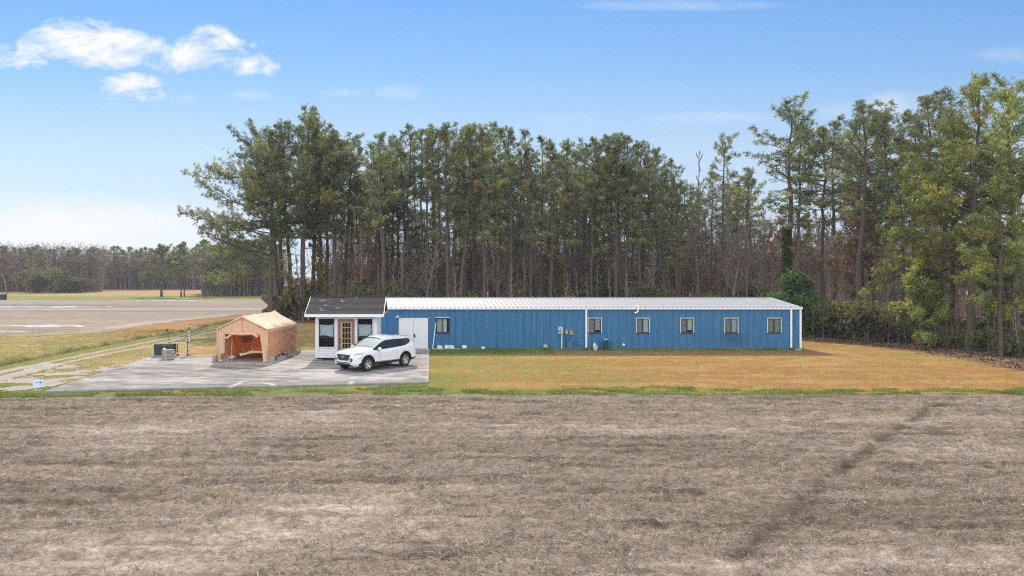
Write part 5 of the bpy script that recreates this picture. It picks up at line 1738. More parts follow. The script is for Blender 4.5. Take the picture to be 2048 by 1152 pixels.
# wheels: tyre, rim with twin spokes, brake disc
tyre = MB().lathe([(.235, -.105), (.30, -.115), (.345, -.11), (.366, -.085), (.37, -.05), (.37, .05), (.366, .085), (.345, .11), (.30, .115), (.235, .105), (.235, -.105)], 40, cap=False).mesh('tyre', M_tyre, angle=40)
mb = MB(); mb.lathe([(.24, -.10), (.24, .085), (.232, .10), (.222, .10), (.215, .08), (.215, -.09)], 36, cap=False)
mb.lathe([(0, .03), (.05, .03), (.06, .05), (.055, .075), (0, .08)], 20)
for k in range(5):
    for d_ in (-.16, .16):
        a = k * 2 * math.pi / 5 + d_
        for (r0, r1, w0, w1) in ((.045, .222, .018, .022),):
            ca, sa = math.cos(a), math.sin(a); a2 = a + d_ * .4; cb, sb_ = math.cos(a2), math.sin(a2)
            v0 = Vector((r0 * ca, r0 * sa, .06)); v1 = Vector((r1 * cb, r1 * sb_, .085)); s0 = Vector((-sa, ca, 0)) * w0; s1 = Vector((-sb_, cb, 0)) * w1; dz = Vector((0, 0, -.03))
            mb._add([v0 - s0, v0 + s0, v1 + s1, v1 - s1, v0 - s0 + dz, v0 + s0 + dz, v1 + s1 + dz, v1 - s1 + dz], [(0, 1, 2, 3), (4, 7, 6, 5), (0, 4, 5, 1), (1, 5, 6, 2), (2, 6, 7, 3), (3, 7, 4, 0)])
rim = mb.mesh('rim', M_alloy, angle=40)
disc = MB().lathe([(0, -.04), (.21, -.04), (.21, -.02), (0, -.02)], 30).mesh('brake_disc', pmat('disc_dark', (.06, .06, .06), rough=.5, var=.1))
wh0 = None
for ax in (AX, -AX):
    for sd in (1, -1):
        wm_ = bpy.data.objects.new('wheel', tyre) if wh0 is None else wh0.copy(); wh0 = wh0 or wm_
        COL.objects.link(wm_); wm_.parent = car; wm_.location = (ax, sd * .825, .37)
        wm_.rotation_euler = (R(-90 * sd), R(random.uniform(0, 72)), 0)
        put('rim', rim, wm_); put('brake_disc', disc, wm_)
for p_ in [o_ for o_ in bpy.data.objects if o_.parent is car and o_.name.startswith('wheel')]:
    pass
# ================================================================== trees
M_bark = pmat('pine_bark', (.10, .077, .063), rough=.95, var=.35, scale=5, stretch=(1, 1, .35), bump=.6, bscale=14)
M_barkg = pmat('grey_bark', (.21, .165, .135), rough=.95, var=.25, scale=5, stretch=(1, 1, .35))
M_twig = pmat('twig', (.225, .175, .138), rough=.95, var=.2, scale=2)
M_needle = leafmat('pine_needles', (.19, .203, .105), .5, .22, tcol=(1.3, 1.25, .85))
M_needle2 = leafmat('bright_needles', (.26, .27, .105), .5, .15, tcol=(1.3, 1.35, .7))
M_leafd = leafmat('dark_leaves', (.19, .18, .095), .42, .25)
M_bud = leafmat('budding_twigs', (1, 1, 1), .3, .15, tcol=(1.1, 1, .9))
M_ivy = leafmat('ivy_leaves', (.11, .13, .035), .3, .1)


class Wood:
    """fast tube collector, 4 to 6 sided"""
    def __init__(s): s.V = []; s.Q = []; s.n = 0

    def tube(s, P, Rr, k=5):
        P = np.asarray(P, float); m = len(P)
        T = np.gradient(P, axis=0); T /= np.linalg.norm(T, axis=1, keepdims=True) + 1e-9
        ref = np.array([.31, .95, .02]) if abs(T[0, 2]) > .7 else np.array([0, 0, 1.0])
        A = np.cross(T, ref); A /= np.linalg.norm(A, axis=1, keepdims=True) + 1e-9
        B = np.cross(T, A)
        th = np.arange(k) * 2 * math.pi / k
        ring = P[:, None, :] + (A[:, None, :] * np.cos(th)[None, :, None] + B[:, None, :] * np.sin(th)[None, :, None]) * np.asarray(Rr)[:, None, None]
        s.V.append(ring.reshape(-1, 3))
        i = np.arange(m - 1)[:, None] * k; j = np.arange(k)[None, :]; j2 = (j + 1) % k
        s.Q.append(np.stack([i + j, i + j2, i + k + j2, i + k + j], -1).reshape(-1, 4) + s.n)
        s.n += m * k

    def mesh(s, name, mat):
        return npmesh(name, np.concatenate(s.V), np.concatenate(s.Q), mat, smooth=True)


def bend(p0, d0, L_, n, rng, wob=.12, up=0.0):
    """a wandering path"""
    P = [np.array(p0, float)]; d = np.array(d0, float); d /= np.linalg.norm(d)
    for i in range(n):
        d = d + rng.normal(0, wob, 3) + np.array([0, 0, up]); d /= np.linalg.norm(d)
        P.append(P[-1] + d * L_ / n)
    return np.array(P), d


def tufts_mesh(name, T, mat, blades_n=13, ln=.30, wd=.045, rng=None, droop=0.0):
    """needle tufts: T rows = x,y,z, dx,dy,dz, size, r,g,b"""
    T = np.asarray(T); m = len(T)
    P = np.repeat(T[:, :3], blades_n, 0); D0 = np.repeat(T[:, 3:6], blades_n, 0)
    S_ = np.repeat(T[:, 6], blades_n); C_ = np.repeat(T[:, 7:10], blades_n, 0)
    D = rng.normal(0, 1, (len(P), 3)); D /= np.linalg.norm(D, axis=1, keepdims=True)
    D = D * .95 + D0 * .75; D[:, 2] -= droop; D /= np.linalg.norm(D, axis=1, keepdims=True) + 1e-9
    A = np.cross(D, rng.normal(0, 1, (len(P), 3))); A /= np.linalg.norm(A, axis=1, keepdims=True) + 1e-9
    l = (ln * S_ * rng.uniform(.7, 1.2, len(P)))[:, None]; w = (wd * S_ * rng.uniform(.7, 1.3, len(P)))[:, None]
    V = np.stack([P - A * w * .35, P + D * l * .55 + A * w * .5, P + D * l, P + D * l * .5 - A * w * .5], 1).reshape(-1, 3)
    Q = np.arange(len(V)).reshape(-1, 4)
    C_ = C_ * rng.uniform(.8, 1.2, (len(P), 1))
    return npmesh(name, V, Q, mat, np.repeat(C_, 4, 0))


def tint(rng, warm=.25):
    k = rng.random()
    g = rng.uniform(.6, 1.35)
    if k < .025: return np.array((1.3, .9, .65)) * g * .85
    if k < .025 + warm: return np.array((1.15, 1.1, .8)) * g
    return np.array((.92, 1.0, .95)) * g


def pine(seed, H=20, cs=.5, cr=3.2, r0=.22, nl=38, shape='dome', lean=(0, 0), dens=1.0, mat=None, dead=6, skew=None, ln=.30, per=3, blades_n=9, wd=.046, tip_droop=0):
    """loblolly pine: bare trunk, tufted crown. skew=(az, amount) lengthens limbs on one side"""
    rng = np.random.default_rng(seed); W_ = Wood(); T = []
    n = 14; t = np.linspace(0, 1, n)
    wx = np.cumsum(rng.normal(0, .09, n)) * (H / 20); wy = np.cumsum(rng.normal(0, .09, n)) * (H / 20)
    P = np.stack([wx - wx[0] + lean[0] * t ** 1.4, wy - wy[0] + lean[1] * t ** 1.4, t * H], 1)
    W_.tube(P, r0 * (1 - t) ** .75 * (1 + .35 * np.exp(-t * 30)) + .025, 8)

    def at_(f):
        return np.array([np.interp(f, t, P[:, i]) for i in range(3)])
    for i in range(nl):
        f = cs + (1 - cs) * ((i + rng.random()) / nl) ** .9; f = min(f, .985)
        u_ = (f - cs) / (1 - cs)
        az = i * 2.4 + rng.normal(0, .5)
        if shape == 'dome': prof = (.45 + .85 * math.sin(math.pi * min(1, u_ * .9 + .12))) * (1 - .62 * u_ ** 3)
        elif shape == 'flat': prof = .55 + .6 * u_ - .62 * u_ ** 5
        elif shape == 'cone': prof = (1 - u_) ** .75 + .12
        else: prof = 1.05 - .60 * u_ ** 1.5
        L_ = cr * prof * rng.uniform(.6, 1.15)
        if skew: L_ *= 1 + skew[1] * max(-.5, math.cos(az - skew[0]))
        el = R(-8 + 62 * u_ ** 1.3) + rng.normal(0, .16)
        d = np.array([math.cos(az) * math.cos(el), math.sin(az) * math.cos(el), math.sin(el)])
        p0 = at_(f); m = 7
        Pl, de = bend(p0, d, L_, m, rng, .13, .045)
        rr = max(.018, r0 * .36 * (1 - .65 * u_) * (L_ / cr) ** .6)
        W_.tube(Pl, np.linspace(rr, .012, m + 1), 5)
        tc = tint(rng)
        ns = max(3, int(L_ * 3.4 * dens))
        for s_ in range(ns):
            q = .28 + .72 * (s_ + rng.random()) / ns
            b0 = np.array([np.interp(q * m, np.arange(m + 1), Pl[:, k]) for k in range(3)])
            a2 = az + rng.choice([-1, 1]) * rng.uniform(.4, 1.3); e2 = el * .5 + rng.normal(.25, .35)
            d2 = np.array([math.cos(a2) * math.cos(e2), math.sin(a2) * math.cos(e2), math.sin(e2)])
            l2 = max(.3, L_ * (.36 * (1.15 - q)) * rng.uniform(.6, 1.4))
            Pb, db = bend(b0, d2, l2, 3, rng, .2, .09)
            W_.tube(Pb, np.array([.016, .013, .010, .007]) * (1 + r0), 3)
            k_ = max(2, int(per * (l2 / .7 + .6)))
            tc2 = tc * (.75 + .5 * rng.random())
            for j in range(k_):
                pos = Pb[-1] * (1 - (j / k_) * .8) + Pb[0] * (j / k_) * .8 + rng.normal(0, .10, 3)
                dd = db + rng.normal(0, .5, 3) + np.array([0, 0, .25 - tip_droop]); dd /= np.linalg.norm(dd)
                T.append([*pos, *dd, rng.uniform(.75, 1.25), *(tc2 * rng.uniform(.8, 1.2))])
        for j in range(3):
            dd = de + rng.normal(0, .3, 3); dd /= np.linalg.norm(dd)
            T.append([*(Pl[-1] + rng.normal(0, .08, 3)), *dd, 1.1, *tc])
    # leader tufts
    for j in range(14):
        T.append([*(at_(1.0 - .02 * (j % 4)) + rng.normal(0, .22, 3)), 0, 0, 1, 1.05, *tint(rng)])
    for j in range(dead):                      # dead snags below the crown
        f = cs * rng.uniform(.35, .98); az = rng.uniform(0, 6.28); d = np.array([math.cos(az), math.sin(az), rng.uniform(-.25, .35)])
        Pl, de = bend(at_(f), d, rng.uniform(.6, 2.2), 4, rng, .18)
        W_.tube(Pl, np.linspace(.03, .008, 5), 4)
    return W_.mesh('trunk', M_bark), tufts_mesh('crown', T, mat or M_needle, blades_n, ln, wd, rng)


def bare(seed, H=11, r0=.11, nl=20, fine=3, up=.10, tw=.02, cs=.2, spread=.55, bark=None, buds=None):
    """leafless hardwood: trunk, limbs, branches, twigs"""
    rng = np.random.default_rng(seed); W_ = Wood(); TWG = Wood(); B = []
    n = 11; P, _ = bend((0, 0, 0), (rng.normal(0, .05), rng.normal(0, .05), 1), H, n, rng, .05, .05)
    W_.tube(P, r0 * (1 - np.linspace(0, 1, n + 1)) ** .8 + .012, 7)

    def grow(p0, d0, L_, lv):
        m = 5 if lv < 2 else 3
        Pl, de = bend(p0, d0, L_, m, rng, .16, up)
        r_ = (.045, .024, tw)[min(lv, 2)] * (r0 / .11) ** .5
        (W_ if lv == 0 else TWG).tube(Pl, np.linspace(r_, r_ * .4, m + 1), 4 if lv == 0 else 3)
        if lv >= fine - 1:
            if buds is not None:
                for j in range(2): B.append([*(Pl[-1 - j] + rng.normal(0, .06, 3)), *de, rng.uniform(.6, 1.3), *(np.array(buds) * rng.uniform(.6, 1.4))])
            return
        k = int(4 + L_ * (3.2 if lv == 0 else 3.4))
        for j in range(min(k, 14)):
            q = .2 + .8 * (j + rng.random()) / k
            b0 = np.array([np.interp(q * m, np.arange(m + 1), Pl[:, c]) for c in range(3)])
            dv = d0 / np.linalg.norm(d0) * .75 + rng.normal(0, .6, 3); dv[2] += .15
            grow(b0, dv, L_ * rng.uniform(.28, .5) * (1.2 - q * .5), lv + 1)
    for i in range(nl):
        f = cs + (1 - cs) * (i + rng.random()) / nl
        b0 = np.array([np.interp(f * n, np.arange(n + 1), P[:, c]) for c in range(3)])
        az = i * 2.4 + rng.normal(0, .5); el = R(28) + .5 * rng.random()
        d = np.array([math.cos(az) * math.cos(el), math.sin(az) * math.cos(el), math.sin(el)])
        grow(b0, d, H * spread * (1.05 - f) ** .7 * rng.uniform(.4, .9) * .62, 0)
    tm = W_.mesh('trunk', bark or M_barkg)
    if TWG.V:
        V = np.concatenate(TWG.V); Q = np.concatenate(TWG.Q)
        if B:
            b = tufts_mesh('b', B, M_bud, 5, .22, .07, rng)
            co = np.zeros(len(b.vertices) * 3); b.vertices.foreach_get('co', co); co = co.reshape(-1, 3)
            cc = np.zeros(len(b.vertices) * 4); b.attributes['Col'].data.foreach_get('color', cc); cc = cc.reshape(-1, 4)[:, :3]
            bq = np.arange(len(co)).reshape(-1, 4)
            col = np.concatenate([np.ones((len(V), 3)), cc]); mi = [0] * len(Q) + [1] * len(bq)
            cm_ = npmesh('crown', np.concatenate([V, co]), np.concatenate([Q, bq + len(V)]), [M_twig, M_bud], col, mi=mi)
            bpy.data.meshes.remove(b)
        else:
            cm_ = npmesh('crown', V, Q, M_twig)
    return tm, cm_


def shrub(seed, H=2.2, rad=1.5, n=900, mat=None, size=.16, stems=9, cone=False):
    rng = np.random.default_rng(seed); W_ = Wood(); T = []
    for s_ in range(stems):
        az = rng.uniform(0, 6.28); sp = rng.random() * rad * .8
        P, _ = bend((rng.normal(0, .1), rng.normal(0, .1), 0), (math.cos(az) * sp * .8, math.sin(az) * sp * .8, H), H * .85, 5, rng, .12)
        W_.tube(P, np.linspace(.03, .008, 6), 4)
    ctr = [(rng.normal(0, rad * .42), rng.normal(0, rad * .42), rng.uniform(.15, .85) * H) for _ in range(16)]
    for i in range(n):
        if cone:
            z = H * rng.random() ** .8; rr_ = rad * (1 - z / H) ** .55 * (.75 + .3 * math.sin(z * 5 + i % 3)) * math.sqrt(rng.random()); a = rng.uniform(0, 6.28)
            p = np.array([rr_ * math.cos(a), rr_ * math.sin(a), z + .1])
        else:
            c = ctr[rng.integers(16)]; v_ = rng.normal(0, 1, 3); v_ /= np.linalg.norm(v_)
            p = np.array(c) + v_ * rad * .42 * rng.random() ** .4 * np.array([1, 1, .75]); p[2] = abs(p[2]) + .04
        d = p - np.array([0, 0, H * .35]); d /= np.linalg.norm(d) + 1e-6
        k = .55 + .9 * float(vnoise(np.array([p[0] * 1.6 + seed]), np.array([p[2] * 1.6 + p[1]]), seed)[0])
        T.append([*p, *d, rng.uniform(.7, 1.3), *(np.array((1, 1, 1)) * k)])
    return W_.mesh('stems', M_twig), tufts_mesh('foliage', T, mat or M_leafd, 9, size, size * .42, rng)


def plant(kind, px, Y, H, H0, protos, label=None, cat='tree', group=None, rz=None, wide=1.0, parts=('trunk', 'crown'), name=None, X=None, z=0.0):
    """place a copy of a prototype: one Empty, one object per part, sharing meshes"""
    r = thing(name or kind, label, cat, ((xat(px, Y) if X is None else X), Y, z), random.uniform(0, 6.28) if rz is None else rz, group)
    s_ = H / H0; r.scale = (s_ * wide, s_ * wide, s_)
    for nm, me_ in zip(parts, protos):
        if me_ is not None: put(nm, me_, r)
    return r


# prototypes -----------------------------------------------------------
PINES = [pine(101, 20, .50, 3.0, .21, 40, 'dome'), pine(102, 20, .58, 2.6, .18, 34, 'dome', dead=9), pine(103, 20, .45, 3.3, .23, 44, 'flat'), pine(104, 20, .62, 2.5, .17, 30, 'flat', dead=10),
         pine(105, 20, .52, 2.7, .20, 38, 'dome', lean=(.8, 0)), pine(106, 20, .40, 2.9, .19, 44, 'cone'), pine(107, 20, .66, 2.4, .16, 28, 'dome', dead=12)]
PINE_THIN = [pine(121, 20, .50, 1.7, .13, 26, 'cone', dens=.8, dead=9), pine(122, 20, .62, 1.8, .14, 20, 'dome', dens=.8, dead=9)]
BARES = [bare(201), bare(202, nl=24, spread=.5), bare(203, nl=18, spread=.65), bare(204, nl=22, spread=.45, cs=.35)]
BARE_BUD = [bare(211, nl=20, buds=(.30, .19, .12), spread=.6), bare(212, nl=20, buds=(.28, .26, .08), spread=.55)]
SAPS = [bare(221, 6, .045, 13, 3, .12, .012, .12, .42), bare(222, 6, .04, 12, 3, .14, .012, .15, .36), bare(223, 6, .05, 14, 3, .10, .012, .10, .5)]
SHRUBS = [shrub(301), shrub(302, 2.2, 1.7, 1000), shrub(303, 2.2, 1.3, 800)]

TREES = []       # (root, kind phrase, photo x, photo group)


def T_(root, phrase, px, grp, fixed=None):
    root['group'] = grp; TREES.append((root, phrase, px, fixed)); return root


# --- the clump at the left end of the wood
hero = pine(501, 18, .25, 5.4, .30, 56, 'spread', dens=1.0, skew=(math.pi, .75), dead=3, per=3)
T_(plant('pine_tree', 541, 80, 17.6, 18, hero, rz=0), '', 541, 'pines at the left end of the wood', 'thick pine at the field corner with long limbs reaching left over the field')
big1 = pine(502, 22, .42, 4.2, .27, 54, 'dome', dens=1.0, skew=(math.pi * .9, .25), dead=5)
big2 = pine(503, 22, .40, 4.4, .28, 56, 'dome', dens=1.0, dead=6)
lean1 = pine(504, 20, .40, 4.6, .24, 50, 'dome', dens=1.0, skew=(math.pi, .7), lean=(-1.2, 0), dead=4)
for px, Y, top, pr_, w_, rz, lb in ((583, 83, 252, big1, 1.0, .1, 'tall pine of the left clump with a rounded crown, just right of the thick corner pine'), (607, 81.5, 226, big2, 1.05, 1.0, 'tallest pine of the left clump, above the left end of the shed roof'),
                              (626, 85, 246, big1, .9, 2.6, 'dark trunked pine of the left clump, over the left half of the shed roof'), (640, 88.5, 258, big2, .9, 4.0, 'pine half hidden behind the tallest pine of the left clump'), (668, 81, 268, big1, .95, 5.2, 'straight pine standing over the middle of the shed roof'),
                              (652, 90, 300, PINES[0], 1.1, 2.0, 'shorter pine behind the straight one over the shed roof'), (690, 88, 292, PINES[2], 1.1, 3.0, 'pine sloping down the right shoulder of the left clump'), (556, 84, 270, lean1, 1.0, 0, 'leaning pine of the left clump whose upper limbs reach left'), (566, 92, 300, PINES[2], 1.2, 1.0, 'pine behind the left clump, its crown filling the gap at left')):
    H = hat(top, Y); T_(plant('pine_tree', px, Y, H, 22 if pr_ in (big1, big2) else 20, pr_, rz=rz, wide=w_), '', px, 'pines at the left end of the wood', lb)
# vines and brush at the foot of the clump
for px, Y, H, sh in ((560, 86, 3.0, 0), (598, 83, 4.5, 1), (628, 83, 3.5, 2), (650, 80, 2.8, 1), (575, 90, 3.2, 2), (612, 92, 4.0, 0)):
    T_(plant('shrub', px, Y, H, 2.2, SHRUBS[sh], cat='shrub', parts=('stems', 'foliage')), 'dark leafy shrub', px, 'shrubs in the woods')
T_(plant('bare_tree', 606, 80.5, 8.0, 11, BARES[2], wide=1.1), '', 606, 'bare trees of the wood', 'pale branching bare tree standing in front of the left pine clump')

# --- the wood behind the building
ENV = ([700, 730, 760, 800, 850, 900, 950, 1000, 1050, 1100, 1150, 1200, 1250, 1300, 1345, 1365], [300, 288, 272, 258, 258, 248, 244, 244, 262, 275, 285, 270, 272, 286, 320, 380])
rp = random.Random(11)
x = 704.0; k = 0
while x < 1352:
    Y = rp.choice((79, 81, 83, 86, 89, 93, 97)) + rp.uniform(-1, 1)
    top = np.interp(x, *ENV) + (rp.uniform(0, 14) if k % 2 == 0 else rp.uniform(14, 60))
    thin = rp.random() < .22 or x < 740
    pr_ = rp.choice(PINE_THIN) if thin else rp.choice(PINES)
    H = hat(top, Y)
    T_(plant('pine_tree', x, Y, H, 20, pr_, wide=rp.uniform(.9, 1.15) * 20 / H * (H / 20) ** .6), 'slender pine' if thin else 'tall bare trunked pine', x, 'pines of the wood behind the building')
    x += rp.uniform(9, 17) if x > 745 else 15; k += 1
# deeper row seen through the gaps
x = 715.0
while x < 1360:
    Y = rp.uniform(104, 124); top = np.interp(x, *ENV) + rp.uniform(40, 100)
    pr_ = rp.choice(PINES + PINE_THIN); H = hat(top, Y)
    T_(plant('pine_tree', x, Y, H, 20, pr_, wide=rp.uniform(.9, 1.1)), 'shaded pine deeper in the wood', x, 'pines of the wood behind the building')
    x += rp.uniform(18, 36)
# lower-crowned pines filling the middle height
for i in range(34):
    px = 700 + 800 * (i + rp.random()) / 34
    Y = rp.uniform(88, 122); H = hat(rp.uniform(345, 440), Y)
    T_(plant('pine_tree', px, Y, H, 20, rp.choice((PINES[5], PINES[2], PINES[0], PINES[5])), wide=rp.uniform(1.1, 1.5)), 'shorter full crowned pine', px, 'pines of the wood behind the building')
# the sparser gap and the right-hand wood
for px, Y, top, pr_, w_, lb in ((1392, 88, 375, PINE_THIN[0], 1.0, 'short thin pine in the gap right of the main row of pines'), (1442, 84, 284, PINES[3], .95, 'lone thin crowned pine in the gap between the two stands of pines'), (1425, 95, 350, PINES[6], 1, 'low pine behind the lone thin crowned pine'),
                               (1478, 98, 365, PINES[0], 1.1, 'low broad pine left of the rounded crown pine'), (1515, 90, 340, PINES[4], 1, 'pine behind the left side of the rounded crown pine'),
                               (1580, 72, 230, PINES[2], 1.22, 'pine with a rounded crown and a vine wrapped trunk behind the right end of the roof'), (1604, 76, 262, PINES[4], .9, 'thin pine close behind the vine wrapped one'), (1640, 72, 262, PINES[1], 1.1, 'pine between the vine wrapped pine and the broad one right of it'),
                               (1672, 76, 250, PINES[0], 1, 'mid wood pine left of the broad crowned pine'), (1720, 58, 214, PINES[0], 1.22, 'broad crowned pine right of the building with a straight grey trunk'), (1700, 68, 240, PINES[4], 1.1, 'pine behind the broad crowned pine at its left'),
                               (1752, 66, 240, PINES[5], 1.2, 'pine filling the dip right of the broad crowned pine'), (1790, 62, 238, PINES[2], 1.1, 'pine at the dip in the right hand treetops'), (1822, 66, 262, PINES[1], 1.2, 'pine half hidden by the bright green crowns at the right'), (1850, 58, 205, PINES[0], 1.1, 'pine just left of the tallest one at the right'),
                               (1885, 62, 190, PINES[6], 1.3, 'pine with its crown behind the tallest one at the right'), (2008, 60, 170, PINES[3], 1.2, 'pine behind the two tallest at the right edge')):
    H = hat(top, Y); T_(plant('pine_tree', px, Y, H, 20, pr_, wide=w_), '', px, 'pines of the wood at the right', lb)
# bright, long-needled edge pines at the right
edge1 = pine(601, 19, .34, 4.0, .25, 50, 'dome', dens=.85, mat=M_needle2, ln=.32, lean=(-.6, -.4), dead=3)
edge2 = pine(602, 15, .33, 4.1, .17, 50, 'cone', dens=.95, mat=M_needle2, ln=.34, per=4, dead=2, skew=(math.pi, .3))
edge3 = pine(603, 13, .26, 3.4, .13, 42, 'cone', dens=.95, mat=M_needle2, ln=.34, per=4, dead=2)
young = pine(604, 5, .10, 1.9, .06, 34, 'cone', dens=1.9, mat=M_needle2, ln=.30, per=4, dead=0)
T_(plant('pine_tree', 1938, 47.6, 17.3, 19, edge1, rz=.4), '', 1938, 'pines of the wood at the right', 'tallest pine with a stout grey trunk standing at the edge of the lawn')
T_(plant('pine_tree', 1905, 51, 15.2, 15, edge2, rz=0), '', 1905, 'pines of the wood at the right', 'bushy bright green pine left of the stout grey trunk')
T_(plant('pine_tree', 1985, 49, 13.6, 13, edge3, rz=2, wide=1.0), '', 1985, 'pines of the wood at the right', 'bright green pine right of the stout grey trunk')
T_(plant('pine_tree', 1806, 56, 12.8, 15, edge2, rz=2.6, wide=.95), '', 1806, 'pines of the wood at the right', 'bright green pine between the broad crowned pine and the stout grey trunk')
T_(plant('pine_tree', 2034, 46.5, 16.6, 19, edge1, rz=3.5), '', 2034, 'pines of the wood at the right', 'dark trunked pine at the right edge of the photo')
T_(plant('pine_tree', 2000, 44, 11, 13, edge3, rz=1, wide=.9), '', 2000, 'pines of the wood at the right', 'thin pale trunked pine nearest the lawn at the right')
T_(plant('young_pine', 1845, 51, 5.6, 5, young, wide=1.15), '', 1845, 'young pines at the lawn edge', 'yellow green young pine bushy to the ground at the lawn edge')
T_(plant('young_pine', 1873, 52.5, 3.2, 5, young, rz=2, wide=1.2), '', 1873, 'young pines at the lawn edge', 'small young pine just right of the yellow green one')
T_(plant('young_pine', 2012, 47.5, 6.4, 5, young, rz=4, wide=.9), '', 2012, 'young pines at the lawn edge', 'young pine with hanging limbs between the right hand trunks')
# cedar behind the building's right end, shrubs along the edge
cedar = shrub(401, 4.6, 2.6, 3600, leafmat('cedar_leaves', (.12, .19, .07), .35, .1), .15, 7, True)
T_(plant('cedar_tree', 1590, 60.5, 5.3, 4.6, cedar, parts=('stems', 'foliage'), wide=1.2), '', 1592, 'evergreens behind the building', 'dense dark green cedar rising behind the right end of the white roof')
for px, Y, H, sh, lb in ((1640, 60.5, 2.3, 0, 'dark shrub just right of the blue building at the wood edge'), (1668, 58.8, 1.8, 2, 'low shrub second from the building along the wood edge'), (1698, 56.5, 3.1, 1, 'broad olive shrub left of the straight grey trunk'), (1733, 54.6, 2.9, 1, 'broad olive shrub at the foot of the straight grey trunk'), (1768, 54.6, 2.0, 0, 'rounded shrub left of the yellow green young pine'),
                         (1812, 54.0, 1.6, 2, 'low shrub in front of the yellow green young pine'), (1893, 51.6, 1.5, 0, 'shrub left of the stout grey trunk'), (1915, 52.5, 2.2, 2, 'taller shrub close to the stout grey trunk'), (1965, 50.5, 1.4, 1, 'shrub right of the stout grey trunk'), (2035, 44.5, 1.8, 0, 'shrub at the right edge of the photo'), (1995, 50.5, 2.2, 2, 'shrub behind the thin pale trunk')):
    T_(plant('shrub', px, Y, H, 2.2, SHRUBS[sh], cat='shrub', parts=('stems', 'foliage')), '', px, 'shrubs in the woods', lb)
# ivy up one trunk
rng = np.random.default_rng(77); T = []
for i in range(1500):
    z = rng.random() ** .8 * 9.5; a = rng.uniform(0, 6.28); rr_ = (.28 + .55 * (1 - z / 9.5) * rng.random()); p = np.array([rr_ * math.cos(a), rr_ * math.sin(a), z])
    T.append([*p, math.cos(a), math.sin(a), .2, rng.uniform(.7, 1.2), *(np.ones(3) * rng.uniform(.6, 1.4))])
iv = thing('ivy', 'ivy climbing the trunk of the rounded crown pine', 'climbing plant', (xat(1574, 71.6), 71.6, 0))
put('foliage', tufts_mesh('foliage', T, M_ivy, 8, .2, .10, rng), iv)
W_ = Wood()
for a in (.4, 2.2, 4.4): W_.tube([(.22 * math.cos(a + z * .4), .22 * math.sin(a + z * .4), z) for z in np.linspace(0, 9, 14)], np.linspace(.03, .012, 14), 4)
put('stem', W_.mesh('stem', M_twig), iv)

# --- leafless understorey
for i in range(120):
    px = 640 + 1410 * (i + rp.random()) / 120
    Yb = np.interp(px, [560, 700, 1450, 1640, 1800, 2048], [88, 79, 78, 66, 57, 50])
    Y = Yb + rp.uniform(0, 30); H = rp.uniform(8.5, 13.5) * (1.05 if px > 1380 else .95)
    bud = rp.random() < .16
    pr_ = rp.choice(BARE_BUD) if bud else rp.choice(BARES)
    T_(plant('bare_tree', px, Y, H, 11, pr_, wide=rp.uniform(.75, 1.1)), 'budding bare tree' if bud else 'leafless grey brown tree', px, 'bare trees of the wood')
for px, Y, top, lb in ((1458, 82, 330, 'pale grey bare tree rising in the gap between the pine stands'), (1388, 90, 300, 'thin bare treetop standing above the gap in the pines'), (1772, 60, 520, 'bare tree with arching branches left of the bright pines')):
    H = hat(top, Y); T_(plant('bare_tree', px, Y, H, 11, BARES[3], wide=.62 if top < 400 else 1.0), '', px, 'bare trees of the wood', lb)
for i in range(92):
    px = 640 + 1410 * (i + rp.random()) / 92
    Yb = np.interp(px, [560, 700, 1450, 1640, 1800, 2048], [84, 76, 74, 62, 54, 44.5])
    Y = Yb + rp.uniform(0, 12) ** 1.0; H = rp.uniform(3.4, 6.8)
    T_(plant('sapling', px, Y, H, 6, rp.choice(SAPS), wide=rp.uniform(.8, 1.3)), 'thin bare sapling', px, 'bare saplings under the pines')
for i in range(26):
    px = 1625 + 420 * (i + rp.random()) / 26
    Y = np.interp(px, [1620, 1700, 1850, 1960, 2048], [59, 56, 51, 47.2, 44.2]) + rp.uniform(-.6, .6)
    T_(plant('sapling', px, Y, rp.uniform(2.2, 4.2), 6, rp.choice(SAPS), wide=rp.uniform(1.1, 1.6)), 'tangled bare brush', px, 'bare brush along the lawn edge')
for i in range(26):
    px = 650 + 900 * (i + rp.random()) / 26
    Y = rp.uniform(77, 88); T_(plant('shrub', px, Y, rp.uniform(2.0, 5.0), 2.2, rp.choice(SHRUBS), cat='shrub', parts=('stems', 'foliage'), wide=rp.uniform(.7, 1.0)), 'dark leafy shrub', px, 'shrubs in the woods')

# the depth of the wood: too many stems to count
rng = np.random.default_rng(5); W_ = Wood()
for i in range(3600):
    X = rng.uniform(-17, 95); Y = rng.uniform(100, 150); H = rng.uniform(7, 15) * (.8 + .4 * fbm(X * .1, 0 * X, 3))
    P_, _ = bend((X, Y, 0), (rng.normal(0, .12), rng.normal(0, .12), 1), H, 4, rng, .06, .03); r_ = rng.uniform(.03, .12)
    W_.tube(P_, np.linspace(r_, .015, 5), 3)
    for j in range(6):
        f = rng.uniform(.3, 1); b0 = P_[int(f * 4)]; a = rng.uniform(0, 6.28)
        Q_, _ = bend(b0, (math.cos(a), math.sin(a), rng.uniform(.2, 1)), H * .28, 3, rng, .2, .08); W_.tube(Q_, np.linspace(.03, .012, 4), 3)
o = put('wood_depth', W_.mesh('wood_depth', M_twig)); tag(o, 'brown tangle of thin stems deep inside the wood', 'wood', None, 'stuff')

# --- the far treeline on the left
def farpair(pr_): return pr_


